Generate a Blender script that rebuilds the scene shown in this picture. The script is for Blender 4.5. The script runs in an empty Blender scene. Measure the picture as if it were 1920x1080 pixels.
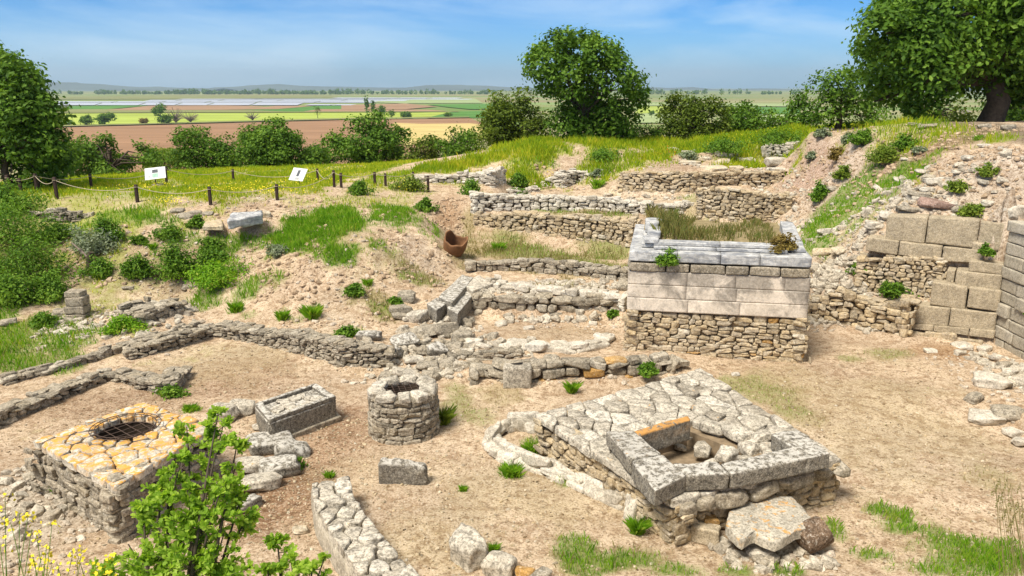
import bpy, math, random
import numpy as np
from mathutils import Vector
R = math.radians
rng = np.random.default_rng(7)
random.seed(7)
sc = bpy.context.scene
col = sc.collection

# ------------------------------------------------------------------ camera
CH = 7.0; F = 1500.0; HORIZON = 164.0
PITCH = math.atan((540 - HORIZON) / F)
SP, CP = math.sin(PITCH), math.cos(PITCH)
cd = bpy.data.cameras.new('camera'); cam = bpy.data.objects.new('camera', cd); col.objects.link(cam)
cd.sensor_width = 36.0; cd.lens = 36.0 * F / 1920.0; cd.clip_start = 0.1; cd.clip_end = 60000
cam.location = (0, 0, CH); cam.rotation_euler = (math.pi / 2 - PITCH, 0, 0)
sc.camera = cam
# ------------------------------------------------------------------ world, sun, exposure
SUN_EL, SUN_AZ = 57.0, -138.0        # azimuth from +Y (view direction), negative = to the left
w = bpy.data.worlds.new('World'); sc.world = w; w.use_nodes = True
nt = w.node_tree; nt.nodes.clear()
def wn(t, **k):
    n = nt.nodes.new(t)
    for a, b in k.items(): setattr(n, a, b)
    return n
out = wn('ShaderNodeOutputWorld'); bg = wn('ShaderNodeBackground'); sky = wn('ShaderNodeTexSky')
sky.sky_type = 'NISHITA'; sky.sun_disc = False
sky.sun_elevation = R(SUN_EL); sky.sun_rotation = R(SUN_AZ)
sky.air_density = 1.25; sky.dust_density = 0.4; sky.ozone_density = 2.2; sky.altitude = 60
bg.inputs['Strength'].default_value = 0.05
tc = wn('ShaderNodeTexCoord'); mp = wn('ShaderNodeMapping'); mp.inputs['Scale'].default_value = (1.0, 1.0, 5.5)
nz = wn('ShaderNodeTexNoise'); nz.inputs['Scale'].default_value = 2.6; nz.inputs['Detail'].default_value = 7; nz.inputs['Roughness'].default_value = 0.55
nz.inputs['Distortion'].default_value = 0.5
rp = wn('ShaderNodeValToRGB'); rp.color_ramp.elements[0].position = 0.43; rp.color_ramp.elements[1].position = 0.72
rp.color_ramp.elements[0].color = (0, 0, 0, 1); rp.color_ramp.elements[1].color = (0.75, 0.75, 0.75, 1)
L = nt.links.new
sepz = wn('ShaderNodeSeparateXYZ'); L(tc.outputs['Generated'], sepz.inputs[0])
def zramp(a_, b_):                      # 0..1 with the height of the view direction
    n = wn('ShaderNodeMapRange', interpolation_type='SMOOTHSTEP'); n.inputs['From Min'].default_value = a_; n.inputs['From Max'].default_value = b_; L(sepz.outputs[2], n.inputs['Value']); return n.outputs[0]
def mixn(fac, A, B, mode='MIX'):
    n = wn('ShaderNodeMix', data_type='RGBA', blend_type=mode)
    for k_, x_ in (('Factor', fac), ('A', A), ('B', B)):
        if hasattr(x_, 'is_output'): L(x_, n.inputs[k_])
        else: n.inputs[k_].default_value = x_ if isinstance(x_, (int, float)) else (*x_, 1)
    return n.outputs['Result']
tint = mixn(zramp(-0.01, 0.16), (0.62, 1.46, 2.95), (0.09, 0.74, 1.85))
c_ = mixn(1.0, sky.outputs[0], tint, 'MULTIPLY')
L(tc.outputs['Generated'], mp.inputs['Vector']); L(mp.outputs[0], nz.inputs['Vector']); L(nz.outputs['Fac'], rp.inputs[0])
c_ = mixn(rp.outputs[0], c_, (11.5, 14.5, 17.0))
c_ = mixn(zramp(0.24, 0.55), c_, (9.0, 8.9, 8.6))      # bright overhead band added out of view as fill light
L(c_, bg.inputs['Color']); L(bg.outputs[0], out.inputs['Surface'])
sl = bpy.data.lights.new('sun', 'SUN'); sun = bpy.data.objects.new('sun', sl); col.objects.link(sun)
sl.energy = 4.6; sl.angle = R(20); sl.color = (1.0, 0.93, 0.82)
e, a = R(SUN_EL), R(SUN_AZ)
sdir = Vector((math.sin(a) * math.cos(e), math.cos(a) * math.cos(e), math.sin(e)))
sun.rotation_euler = sdir.to_track_quat('Z', 'Y').to_euler()
sun.location = (-20, 15, 40)
sc.view_settings.view_transform = 'Standard'; sc.view_settings.look = 'None'
sc.view_settings.exposure = 0.47; sc.view_settings.gamma = 1.0
sc.cycles.max_bounces = 6; sc.cycles.diffuse_bounces = 3; sc.cycles.transparent_max_bounces = 8
sc.cycles.volume_bounces = 0; sc.cycles.use_denoising = True

# ------------------------------------------------------------------ pixel (1920x1080) <-> world
def ray(u, v):
    r_, u_ = (u - 960) / F, (540 - v) / F
    return np.array([r_, CP + u_ * SP, -SP + u_ * CP])
def PZ(u, v, z):                       # where the sight line through a pixel meets height z
    d = ray(u, v); t = (z - CH) / d[2]
    return np.array([d[0] * t, d[1] * t, z])
def PY(u, v, y):                       # ... meets the plane at distance y
    d = ray(u, v); t = y / d[1]
    return np.array([d[0] * t, y, CH + d[2] * t])
def ZV(x, y, v):                       # height at (x, y) that shows in image row v
    k = (540 - v) / F                  # up/fwd = k
    # up = y*SP + (z-CH)*CP ; fwd = y*CP - (z-CH)*SP
    return CH + y * (k * CP - SP) / (CP + k * SP)
def PROJ(p):
    x, y, z = p; f = y * CP - (z - CH) * SP; u_ = y * SP + (z - CH) * CP
    return 960 + F * x / f, 540 - F * u_ / f
def dep(p): return p[1] * CP - (p[2] - CH) * SP
def unit(v): v = np.asarray(v, float); return v / (np.linalg.norm(v) + 1e-12)

# ------------------------------------------------------------------ noise
def _h2(i, j, seed):
    n = (i * 374761393 + j * 668265263 + seed * 974634777) & 0xFFFFFFFF
    n = ((n ^ (n >> 13)) * 1274126177) & 0xFFFFFFFF
    return ((n ^ (n >> 16)) & 0xFFFF) / 65535.0
def vnoise(x, y, seed=0):
    x = np.asarray(x, float); y = np.asarray(y, float)
    i = np.floor(x).astype(np.int64); j = np.floor(y).astype(np.int64); fx = x - i; fy = y - j
    fx = fx * fx * (3 - 2 * fx); fy = fy * fy * (3 - 2 * fy)
    a_, b_, c_, d_ = _h2(i, j, seed), _h2(i + 1, j, seed), _h2(i, j + 1, seed), _h2(i + 1, j + 1, seed)
    return (a_ * (1 - fx) + b_ * fx) * (1 - fy) + (c_ * (1 - fx) + d_ * fx) * fy
def fbm(x, y, oct=4, seed=0):
    s = 0; A = 0.5; f = 1.0
    for o in range(oct):
        s = s + A * (vnoise(x * f, y * f, seed + o) - 0.5); A *= 0.5; f *= 2.03
    return s * 2
def sn3(p, freq, seed, n=7):           # smooth 3-d noise from random sines
    r_ = np.random.default_rng(seed); k = r_.normal(size=(n, 3)) * freq; ph = r_.uniform(0, 6.28, n)
    return np.sin(p @ k.T + ph).sum(1) / math.sqrt(n)
def sstep(a_, b_, x):
    t = np.clip((x - a_) / (b_ - a_), 0, 1); return t * t * (3 - 2 * t)

# ------------------------------------------------------------------ mesh building
class MB:
    def __init__(s): s.v = []; s.l = []; s.n = []; s.m = []; s.sm = []; s.c = 0
    def add(s, verts, faces, mat=0, smooth=True):
        """faces: int array (m,k)"""
        verts = np.asarray(verts, float).reshape(-1, 3); faces = np.asarray(faces, np.int64)
        s.v.append(verts); s.l.append((faces + s.c).ravel()); s.n.append(np.full(len(faces), faces.shape[1], np.int64))
        s.m.append(np.full(len(faces), mat, np.int64)); s.sm.append(np.full(len(faces), smooth)); s.c += len(verts)
        return s
    def build(s, name, mats, parent=None):
        if not isinstance(mats, (list, tuple)): mats = [mats]
        v = np.concatenate(s.v); l = np.concatenate(s.l); n = np.concatenate(s.n)
        off = np.zeros(3)
        if parent is not None:
            p = parent
            while p is not None: off += np.array(p.location); p = p.parent
        me = bpy.data.meshes.new(name)
        me.vertices.add(len(v)); me.vertices.foreach_set('co', (v - off).ravel())
        me.loops.add(len(l)); me.loops.foreach_set('vertex_index', l)
        me.polygons.add(len(n)); st = np.zeros(len(n), np.int64); st[1:] = np.cumsum(n)[:-1]
        me.polygons.foreach_set('loop_start', st); me.polygons.foreach_set('loop_total', n)
        me.polygons.foreach_set('material_index', np.concatenate(s.m)); me.polygons.foreach_set('use_smooth', np.concatenate(s.sm))
        for m in mats: me.materials.append(m)
        me.update(calc_edges=True); me.validate()
        o = bpy.data.objects.new(name, me); col.objects.link(o)
        if parent is not None: o.parent = parent
        return o

_grid_cache = {}
def cube_grid(n):
    """surface grid of the cube [-1,1]^3 with shared vertices: verts, quads"""
    if n in _grid_cache: return _grid_cache[n]
    idx = {}; V = []; Q = []
    def vid(t):
        if t not in idx: idx[t] = len(V); V.append(t)
        return idx[t]
    for ax in range(3):
        for sd in (0, n):
            for i in range(n):
                for j in range(n):
                    q = []
                    for (a_, b_) in ((i, j), (i + 1, j), (i + 1, j + 1), (i, j + 1)):
                        t = [0, 0, 0]; t[ax] = sd; t[(ax + 1) % 3] = a_; t[(ax + 2) % 3] = b_
                        q.append(vid(tuple(t)))
                    Q.append(q if sd else q[::-1])
    r_ = (np.array(V, float) / n * 2 - 1, np.array(Q))
    _grid_cache[n] = r_
    return r_
def edge_bias(p, k=0.55):              # push grid lines towards the edges so roundings get faces
    return np.sign(p) * (1 - (1 - np.abs(p)) ** (1 / k) * 1.0) if False else np.sign(p) * np.abs(p) ** k
def make_templates(count, n, pw=(3.5, 8), amp=(0.07, 0.16), seed=1, cuts=3):
    T = []; r_ = np.random.default_rng(seed); P, Q = cube_grid(n)
    for k in range(count):
        p = P.copy(); pw_ = r_.uniform(*pw)
        nrm = (np.abs(p) ** pw_).sum(1) ** (1 / pw_); p = p / nrm[:, None]
        for c in range(cuts):            # chip planes
            d = unit(r_.normal(size=3)); lim = r_.uniform(0.80, 1.2)
            h = p @ d; p = p - np.maximum(h - lim, 0)[:, None] * d * 0.92
        a_ = r_.uniform(*amp)
        p = p * (1 + a_ * sn3(p, 1.6, seed * 100 + k)[:, None] * 0.7 + a_ * 0.45 * sn3(p, 4.0, seed * 100 + k + 50)[:, None])
        m = np.abs(p).max(0); T.append(p / m)
    return T, Q
TR, QR = make_templates(30, 5, pw=(6, 15), amp=(.04, .10), seed=3, cuts=6)                       # wall stones
TB, QB = make_templates(16, 10, pw=(5, 11), amp=(0.04, 0.09), seed=5, cuts=8)   # larger blocks
TP, QP = make_templates(8, 2, pw=(2.5, 4), amp=(0.1, 0.2), seed=9)            # pebbles

def rot_from(ex, ey, ez): return np.stack([ex, ey, ez])      # rows
def euler(rx, ry, rz):
    cx, sx, cy, sy, cz, sz = math.cos(rx), math.sin(rx), math.cos(ry), math.sin(ry), math.cos(rz), math.sin(rz)
    X = np.array([[1, 0, 0], [0, cx, -sx], [0, sx, cx]]); Y = np.array([[cy, 0, sy], [0, 1, 0], [-sy, 0, cy]]); Z = np.array([[cz, -sz, 0], [sz, cz, 0], [0, 0, 1]])
    return (Z @ Y @ X).T                                     # row-vector convention: p @ M
class Stones:
    """collects stones (centre, half sizes, 3x3 row basis) and writes them in batches"""
    def __init__(s, T=None, Q=None): s.T = T or TR; s.Q = QR if Q is None else Q; s.L = []
    def add(s, c, h, M, mat=0): s.L.append((np.asarray(c, float), np.asarray(h, float), np.asarray(M, float), mat))
    def into(s, mb):
        by = {}
        for q in s.L: by.setdefault((int(rng.integers(len(s.T))), q[3]), []).append(q)
        for (k, mat), qs in by.items():
            C = np.array([q[0] for q in qs]); H = np.array([q[1] for q in qs]); M = np.array([q[2] for q in qs])
            t = s.T[k]; fl = rng.choice([-1, 1], size=(len(qs), 2))
            t_ = np.repeat(t[None], len(qs), 0).copy(); t_[:, :, 0] *= fl[:, :1]; t_[:, :, 1] *= fl[:, :1]   # 180 deg spin
            V = np.einsum('nvi,nij->nvj', t_ * H[:, None, :], M) + C[:, None, :]
            nv = len(t); Fa = (s.Q[None] + (np.arange(len(qs)) * nv)[:, None, None]).reshape(-1, 4)
            mb.add(V.reshape(-1, 3), Fa, mat, smooth=len(s.Q) > 200)
        return mb

def qblock(mb, quad, z0, z1, r=0.03, noise=0.012, n=None, mat=0, seed=None, tilt=0.0, batter=0.0):
    """a dressed block: plan quad (4 xy points, in order), from z0 to z1 (numbers or 4 heights), edges worn"""
    q = np.array(quad, float)[:, :2]
    ax_, bx_ = np.linalg.norm(q[1] - q[0]), np.linalg.norm(q[3] - q[0]); z0_ = np.broadcast_to(z0, 4).astype(float); z1_ = np.broadcast_to(z1, 4).astype(float)
    hz = float((z1_ - z0_).mean())
    area = (q[1] - q[0])[0] * (q[3] - q[0])[1] - (q[1] - q[0])[1] * (q[3] - q[0])[0]
    if n is None: n = int(np.clip(max(ax_, bx_, hz) / 0.09, 5, 14))
    P, Q = cube_grid(n); p = edge_bias(P, 0.6)
    H = np.array([ax_, bx_, hz]) / 2; r = min(r, H.min() * 0.6)
    w_ = p * H; c = np.clip(w_, -(H - r), H - r); d = w_ - c; ln = np.linalg.norm(d, axis=1)
    k = ln > 1e-9; w_[k] = c[k] + d[k] / ln[k, None] * r
    sd = int(rng.integers(1e6)) if seed is None else seed
    if noise:
        nn = unit_rows(d + 1e-9)
        w_ = w_ + nn * (noise * (sn3(w_, 5, sd) * 0.6 + sn3(w_, 14, sd + 1) * 0.5))[:, None] + noise * 0.5 * np.stack([sn3(w_, 3, sd + 2), sn3(w_, 3, sd + 3), sn3(w_, 3, sd + 4)], 1)
    t = w_ / H; a_, b_, c_ = (t[:, 0] + 1) / 2, (t[:, 1] + 1) / 2, (t[:, 2] + 1) / 2
    W = np.stack([(1 - a_) * (1 - b_), a_ * (1 - b_), a_ * b_, (1 - a_) * b_], 1)
    xy = W @ q; z = (W @ z0_) * (1 - c_) + (W @ z1_) * c_
    Q2 = Q if area > 0 else Q[:, ::-1]
    mb.add(np.column_stack([xy, z]), Q2, mat); return mb
def unit_rows(a_): return a_ / (np.linalg.norm(a_, axis=1, keepdims=True) + 1e-12)

def tube(mb, pts, rad, seg=6, mat=0, cap=True):
    pts = np.asarray(pts, float); rad = np.broadcast_to(rad, len(pts)); n = len(pts); V = []
    tan = np.gradient(pts, axis=0)
    ref = np.array([0.31, 0.77, 0.21])
    for i in range(n):
        t = unit(tan[i]); x = unit(np.cross(t, ref)); y = np.cross(t, x)
        an = np.arange(seg) / seg * 2 * math.pi
        V.append(pts[i] + rad[i] * (np.cos(an)[:, None] * x + np.sin(an)[:, None] * y))
    V = np.concatenate(V); Fa = []
    for i in range(n - 1):
        for j in range(seg):
            Fa.append([i * seg + j, i * seg + (j + 1) % seg, (i + 1) * seg + (j + 1) % seg, (i + 1) * seg + j])
    mb.add(V, Fa, mat)
    if cap:
        for i, o in ((0, 1), (n - 1, 0)):
            c = np.arange(seg) + i * seg
            mb.add(V[c], [list(range(seg))[::-1] if o else list(range(seg))], mat, smooth=False)
    return mb
def box(mb, c, h, M=None, mat=0):
    P = np.array([[x, y, z] for x in (-1, 1) for y in (-1, 1) for z in (-1, 1)], float) * np.asarray(h)
    if M is not None: P = P @ M
    mb.add(P + np.asarray(c), [[0, 1, 3, 2], [4, 6, 7, 5], [0, 4, 5, 1], [2, 3, 7, 6], [0, 2, 6, 4], [1, 5, 7, 3]], mat, smooth=False); return mb

# ------------------------------------------------------------------ things
def thing(name, label, cat, loc=(0, 0, 0), group=None):
    o = bpy.data.objects.new(name, None); col.objects.link(o); o.location = tuple(float(t) for t in loc); o.empty_display_size = 0.2
    return tag(o, label, cat, group)
def tag(o, label, cat, group=None):
    o['label'] = label; o['category'] = cat
    if group: o['group'] = group
    return o
def kind(o, k):
    o['kind'] = k; return o

# ------------------------------------------------------------------ materials
def newmat(name):
    m = bpy.data.materials.new(name); m.use_nodes = True; nt = m.node_tree; nt.nodes.clear()
    o = nt.nodes.new('ShaderNodeOutputMaterial'); b = nt.nodes.new('ShaderNodeBsdfPrincipled'); nt.links.new(b.outputs[0], o.inputs['Surface'])
    b.inputs['Roughness'].default_value = 0.9
    b.inputs['Specular IOR Level'].default_value = 0.2
    return m, nt, b, o
def N(nt, t, ins=None, **k):
    n = nt.nodes.new(t)
    for a_, b_ in k.items(): setattr(n, a_, b_)
    for a_, b_ in (ins or {}).items():
        if hasattr(b_, 'is_output'): nt.links.new(b_, n.inputs[a_])
        else: n.inputs[a_].default_value = b_
    return n
def c4(c): return (c[0], c[1], c[2], 1)
def ramp(nt, fac, stops):
    n = nt.nodes.new('ShaderNodeValToRGB'); nt.links.new(fac, n.inputs[0]); r_ = n.color_ramp
    while len(r_.elements) < len(stops): r_.elements.new(0.5)
    for el, (p, c) in zip(r_.elements, stops):
        el.position = p; el.color = c4(c) if not isinstance(c, (int, float)) else (c, c, c, 1)
    return n.outputs[0]
def mixc(nt, fac, a_, b_, mode='MIX'):
    n = nt.nodes.new('ShaderNodeMix'); n.data_type = 'RGBA'; n.blend_type = mode
    for i, x in (('Factor', fac), ('A', a_), ('B', b_)):
        if hasattr(x, 'is_output'): nt.links.new(x, n.inputs[i])
        else: n.inputs[i].default_value = x if isinstance(x, (int, float)) else c4(x)
    return n.outputs['Result']
def noise(nt, vec, scale, detail=4, rough=0.55, dist=0.0):
    n = N(nt, 'ShaderNodeTexNoise', {'Vector': vec, 'Scale': scale, 'Detail': detail, 'Roughness': rough, 'Distortion': dist}); return n.outputs['Fac']
def math_(nt, op, a_, b_=0.0, clamp=False):
    n = nt.nodes.new('ShaderNodeMath'); n.operation = op; n.use_clamp = clamp
    for i, x in ((0, a_), (1, b_)):
        if hasattr(x, 'is_output'): nt.links.new(x, n.inputs[i])
        else: n.inputs[i].default_value = x
    return n.outputs[0]
def stone_mat(name, cols, dirt=0.55, lichen=0.0, lcol=(0.50, 0.25, 0.035), grain=1.0, pits=0.5, bump=0.6, white=0.0):
    """weathered stone: tint per block, blotches, dark pitting, lichen crusts"""
    m, nt, b, o = newmat(name)
    geo = N(nt, 'ShaderNodeNewGeometry'); tcn = N(nt, 'ShaderNodeTexCoord'); ob = tcn.outputs['Object']
    rnd = geo.outputs['Random Per Island']
    shift = N(nt, 'ShaderNodeVectorMath', {0: ob}, operation='ADD')
    cmb = N(nt, 'ShaderNodeCombineXYZ', {0: math_(nt, 'MULTIPLY', rnd, 37.0), 1: math_(nt, 'MULTIPLY', rnd, 91.0), 2: math_(nt, 'MULTIPLY', rnd, 53.0)})
    nt.links.new(cmb.outputs[0], shift.inputs[1]); v = shift.outputs[0]
    k = len(cols)
    base = ramp(nt, rnd, [((i + 0.5) / k, c) for i, c in enumerate(cols)])
    big = noise(nt, v, 2.2 * grain, 5, 0.6, 0.4)
    c = mixc(nt, ramp(nt, big, [(0.38, 0.0), (0.66, 0.75)]), base, tuple(min(1, x * 1.32) for x in cols[len(cols) // 2]))
    sp = noise(nt, v, 8.5 * grain, 7, 0.74)
    c = mixc(nt, math_(nt, 'MULTIPLY', ramp(nt, sp, [(0.42, 1.0), (0.53, 0.0)]), dirt), c, tuple(x * 0.27 for x in cols[0]))
    fine = noise(nt, v, 27 * grain, 5, 0.75)
    c = mixc(nt, math_(nt, 'MULTIPLY', ramp(nt, fine, [(0.40, 1.0), (0.49, 0.0)]), pits), c, tuple(x * 0.22 for x in cols[0]))
    c = mixc(nt, ramp(nt, fine, [(0.55, 0.0), (0.68, 0.7)]), c, (0.68, 0.64, 0.56))
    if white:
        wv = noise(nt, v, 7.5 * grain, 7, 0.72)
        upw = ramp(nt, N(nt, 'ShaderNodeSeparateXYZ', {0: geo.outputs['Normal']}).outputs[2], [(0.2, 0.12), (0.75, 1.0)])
        c = mixc(nt, math_(nt, 'MULTIPLY', math_(nt, 'MULTIPLY', ramp(nt, wv, [(0.45, 0.0), (0.54, 1.0)]), white), upw), c, (0.56, 0.53, 0.47))     # pale blotches, stronger on upward faces
    if lichen:
        ln = noise(nt, ob, 5.5, 10, 0.72, 0.8)
        up = N(nt, 'ShaderNodeSeparateXYZ', {0: geo.outputs['Normal']}).outputs[2]
        f = math_(nt, 'MULTIPLY', ramp(nt, ln, [(0.70 - 0.30 * lichen, 0.0), (0.75 - 0.30 * lichen, 1.0)]), ramp(nt, up, [(0.0, 0.0), (0.35, 1.0)]))
        lc = mixc(nt, noise(nt, ob, 9, 4), lcol, tuple(min(1, x * 1.5 + 0.02) for x in lcol))
        c = mixc(nt, math_(nt, 'MULTIPLY', f, ramp(nt, sp, [(0.38, 0.35), (0.5, 0.95)])), c, lc)
    nt.links.new(c, b.inputs['Base Color'])
    hh = math_(nt, 'ADD', math_(nt, 'MULTIPLY', sp, 0.7), math_(nt, 'MULTIPLY', fine, 0.35))
    bp = N(nt, 'ShaderNodeBump', {'Height': hh, 'Strength': bump, 'Distance': 0.05}); nt.links.new(bp.outputs[0], b.inputs['Normal'])
    return m
def flat_mat(name, c, rough=0.8, var=0.15, scale=20, spec=0.2, metal=0.0):
    m, nt, b, o = newmat(name); tcn = N(nt, 'ShaderNodeTexCoord')
    n1 = noise(nt, tcn.outputs['Object'], scale, 4)
    cc = mixc(nt, n1, tuple(x * (1 - var * 2) for x in c), tuple(min(1, x * (1 + var * 2)) for x in c)); nt.links.new(cc, b.inputs['Base Color'])
    b.inputs['Roughness'].default_value = rough; b.inputs['Specular IOR Level'].default_value = spec; b.inputs['Metallic'].default_value = metal
    return m
def leaf_mat(name, cols, trans=0.35, clump=0.6, rough=0.6):
    """leaves: tint per leaf and per clump, some light passing through"""
    m, nt, b, o = newmat(name); geo = N(nt, 'ShaderNodeNewGeometry'); tcn = N(nt, 'ShaderNodeTexCoord')
    k = len(cols); rnd = geo.outputs['Random Per Island']
    nz_ = noise(nt, tcn.outputs['Object'], clump, 4, 0.6)
    f = math_(nt, 'ADD', math_(nt, 'MULTIPLY', rnd, 0.55), math_(nt, 'MULTIPLY', ramp(nt, nz_, [(0.3, 0.0), (0.7, 1.0)]), 0.45))
    c = ramp(nt, f, [((i + 0.5) / k, c_) for i, c_ in enumerate(cols)])
    nt.links.new(c, b.inputs['Base Color']); b.inputs['Roughness'].default_value = rough
    tr = N(nt, 'ShaderNodeBsdfTranslucent'); tcx = mixc(nt, 1.0, c, (1.25, 1.25, 0.6), 'MULTIPLY'); nt.links.new(tcx, tr.inputs['Color'])
    ms = N(nt, 'ShaderNodeMixShader', {0: trans, 1: b.outputs[0], 2: tr.outputs[0]}); nt.links.new(ms.outputs[0], o.inputs['Surface'])
    return m

GREY = [(0.18, 0.155, 0.115), (0.36, 0.31, 0.23), (0.44, 0.38, 0.285), (0.27, 0.23, 0.17), (0.54, 0.485, 0.385), (0.33, 0.275, 0.19)]
WARM = [(0.25, 0.20, 0.135), (0.45, 0.375, 0.265), (0.53, 0.455, 0.33), (0.44, 0.335, 0.19), (0.59, 0.53, 0.42), (0.37, 0.30, 0.21), (0.42, 0.36, 0.26)]
PALE = [(0.38, 0.335, 0.26), (0.50, 0.45, 0.36), (0.58, 0.53, 0.44), (0.44, 0.39, 0.31), (0.62, 0.58, 0.50)]
TANA = [(0.38, 0.315, 0.215), (0.44, 0.365, 0.25), (0.49, 0.41, 0.29)]
M_GREY = stone_mat('grey_rubble', GREY); M_WARM = stone_mat('warm_rubble', WARM, dirt=0.45, pits=0.35)
M_PALE = stone_mat('pale_rubble', PALE, dirt=0.4, lichen=0.0); M_LICH = stone_mat('lichen_crusted', PALE, lichen=0.77, dirt=0.5)
M_LICH_S = stone_mat('sparse_lichen', [(.30, .26, .20), (.44, .395, .315), (.54, .49, .40), (.38, .335, .265), (.60, .555, .47)], lichen=0.20, dirt=0.6, pits=.6)
M_TAN = stone_mat('tan_ashlar', TANA, dirt=0.35, pits=0.55, grain=1.6, bump=0.8)
M_RUST = stone_mat('rust_stone', [(0.34, 0.20, 0.07), (0.42, 0.24, 0.07), (0.40, 0.27, 0.13)], dirt=0.3)
M_DARK = stone_mat('dark_pale_topped_block', [(0.17, 0.15, 0.12), (0.24, 0.215, 0.17), (0.20, 0.18, 0.145)], dirt=0.75, pits=0.75, white=0.95, grain=1.4, bump=0.8)
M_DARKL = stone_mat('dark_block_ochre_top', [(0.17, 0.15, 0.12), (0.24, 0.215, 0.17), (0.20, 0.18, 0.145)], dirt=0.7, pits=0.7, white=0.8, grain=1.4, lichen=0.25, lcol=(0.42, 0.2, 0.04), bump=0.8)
M_OCHRE = stone_mat('ochre_topped', [(0.19, 0.17, 0.135), (0.24, 0.215, 0.17)], dirt=0.6, lichen=0.95, lcol=(0.40, 0.20, 0.05))
M_GRAV = stone_mat('soil_coloured_gravel', [(.34, .27, .19), (.45, .37, .27), (.52, .45, .36), (.38, .31, .23)], dirt=.3)
M_RUB = stone_mat('mixed_rubble', [(.30, .255, .19), (.42, .37, .29), (.52, .47, .38), (.36, .30, .22), (.46, .40, .30)], dirt=.45)
M_RED = stone_mat('reddish_boulder', [(0.24, 0.15, 0.12), (0.29, 0.19, 0.15)], dirt=0.4)
M_FILL = flat_mat('shade_dark_mortar', (0.05, 0.036, 0.024), 0.95, 0.3, 9)  # earth mortar, its colour darkened to paint shade into the crevices
M_FILLP = flat_mat('pale_earth_fill', (0.24, 0.18, 0.115), 0.95, 0.3, 9)
M_WOOD = flat_mat('dark_post_wood', (0.045, 0.028, 0.022), 0.8, 0.35, 30)
M_ROPE = flat_mat('pale_rope', (0.42, 0.36, 0.25), 0.9, 0.2, 60)
M_BARK = flat_mat('bark', (0.075, 0.058, 0.042), 0.95, 0.4, 8)
M_TWIG = flat_mat('bare_twig', (0.20, 0.155, 0.13), 0.95, 0.3, 8)
M_IRON = flat_mat('rusty_iron', (0.09, 0.06, 0.045), 0.7, 0.4, 30, 0.4, 0.3)
M_CLAY = flat_mat('fired_clay', (0.19, 0.095, 0.045), 0.85, 0.35, 5)
M_WHITE = flat_mat('white_panel', (0.78, 0.79, 0.78), 0.5, 0.02, 3)
M_PRINTD = flat_mat('dark_print', (0.10, 0.11, 0.13), 0.5, 0.4, 12)
M_PRINTG = flat_mat('green_print', (0.36, 0.55, 0.45), 0.5, 0.25, 12)
M_PRINTT = flat_mat('grey_print', (0.42, 0.43, 0.45), 0.5, 0.1, 12)
M_OLEAF = leaf_mat('oak_leaf', [(0.03, 0.075, 0.007), (0.07, 0.15, 0.012), (0.115, 0.22, 0.018), (0.20, 0.32, 0.04)])
M_OLEAF2 = leaf_mat('olive_oak_leaf', [(0.036, 0.066, 0.006), (0.08, 0.125, 0.012), (0.125, 0.18, 0.017), (0.19, 0.25, 0.035)])
M_BLEAF = leaf_mat('bush_leaf', [(0.04, 0.11, 0.010), (0.09, 0.19, 0.016), (0.15, 0.28, 0.024), (0.25, 0.37, 0.05)])
M_YLEAF = leaf_mat('yellow_green_leaf', [(0.09, 0.15, 0.02), (0.15, 0.23, 0.025), (0.21, 0.29, 0.035), (0.29, 0.33, 0.05)])
M_DRYLEAF = leaf_mat('dry_leaf', [(0.14, 0.10, 0.03), (0.22, 0.16, 0.04), (0.28, 0.22, 0.06)])
M_SAGE = leaf_mat('sage_leaf', [(0.16, 0.21, 0.12), (0.24, 0.29, 0.18), (0.33, 0.37, 0.25)])
M_NEAR = leaf_mat('fresh_oak_leaf', [(0.15, 0.26, 0.025), (0.27, 0.44, 0.045), (0.40, 0.56, 0.07), (0.52, 0.64, 0.14)], trans=0.55, clump=3)
M_GRASS = leaf_mat('green_grass', [(0.06, 0.17, 0.008), (0.13, 0.29, 0.012), (0.19, 0.38, 0.018), (0.27, 0.43, 0.03), (0.42, 0.42, 0.10)], clump=1.6, trans=.45)
M_MEADOW = leaf_mat('meadow_grass', [(0.14, 0.26, 0.010), (0.25, 0.37, 0.014), (0.40, 0.47, 0.02), (0.58, 0.52, 0.05)], clump=0.5, trans=.45)
M_DRYG = leaf_mat('dry_grass', [(0.20, 0.17, 0.06), (0.27, 0.23, 0.09), (0.33, 0.29, 0.13), (0.17, 0.20, 0.05)], clump=1.0)
M_YFLOW = flat_mat('yellow_petal', (0.75, 0.60, 0.03), 0.7, 0.08, 5)
M_POPPY = flat_mat('poppy_petal', (0.55, 0.06, 0.02), 0.7, 0.1, 5)
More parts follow.
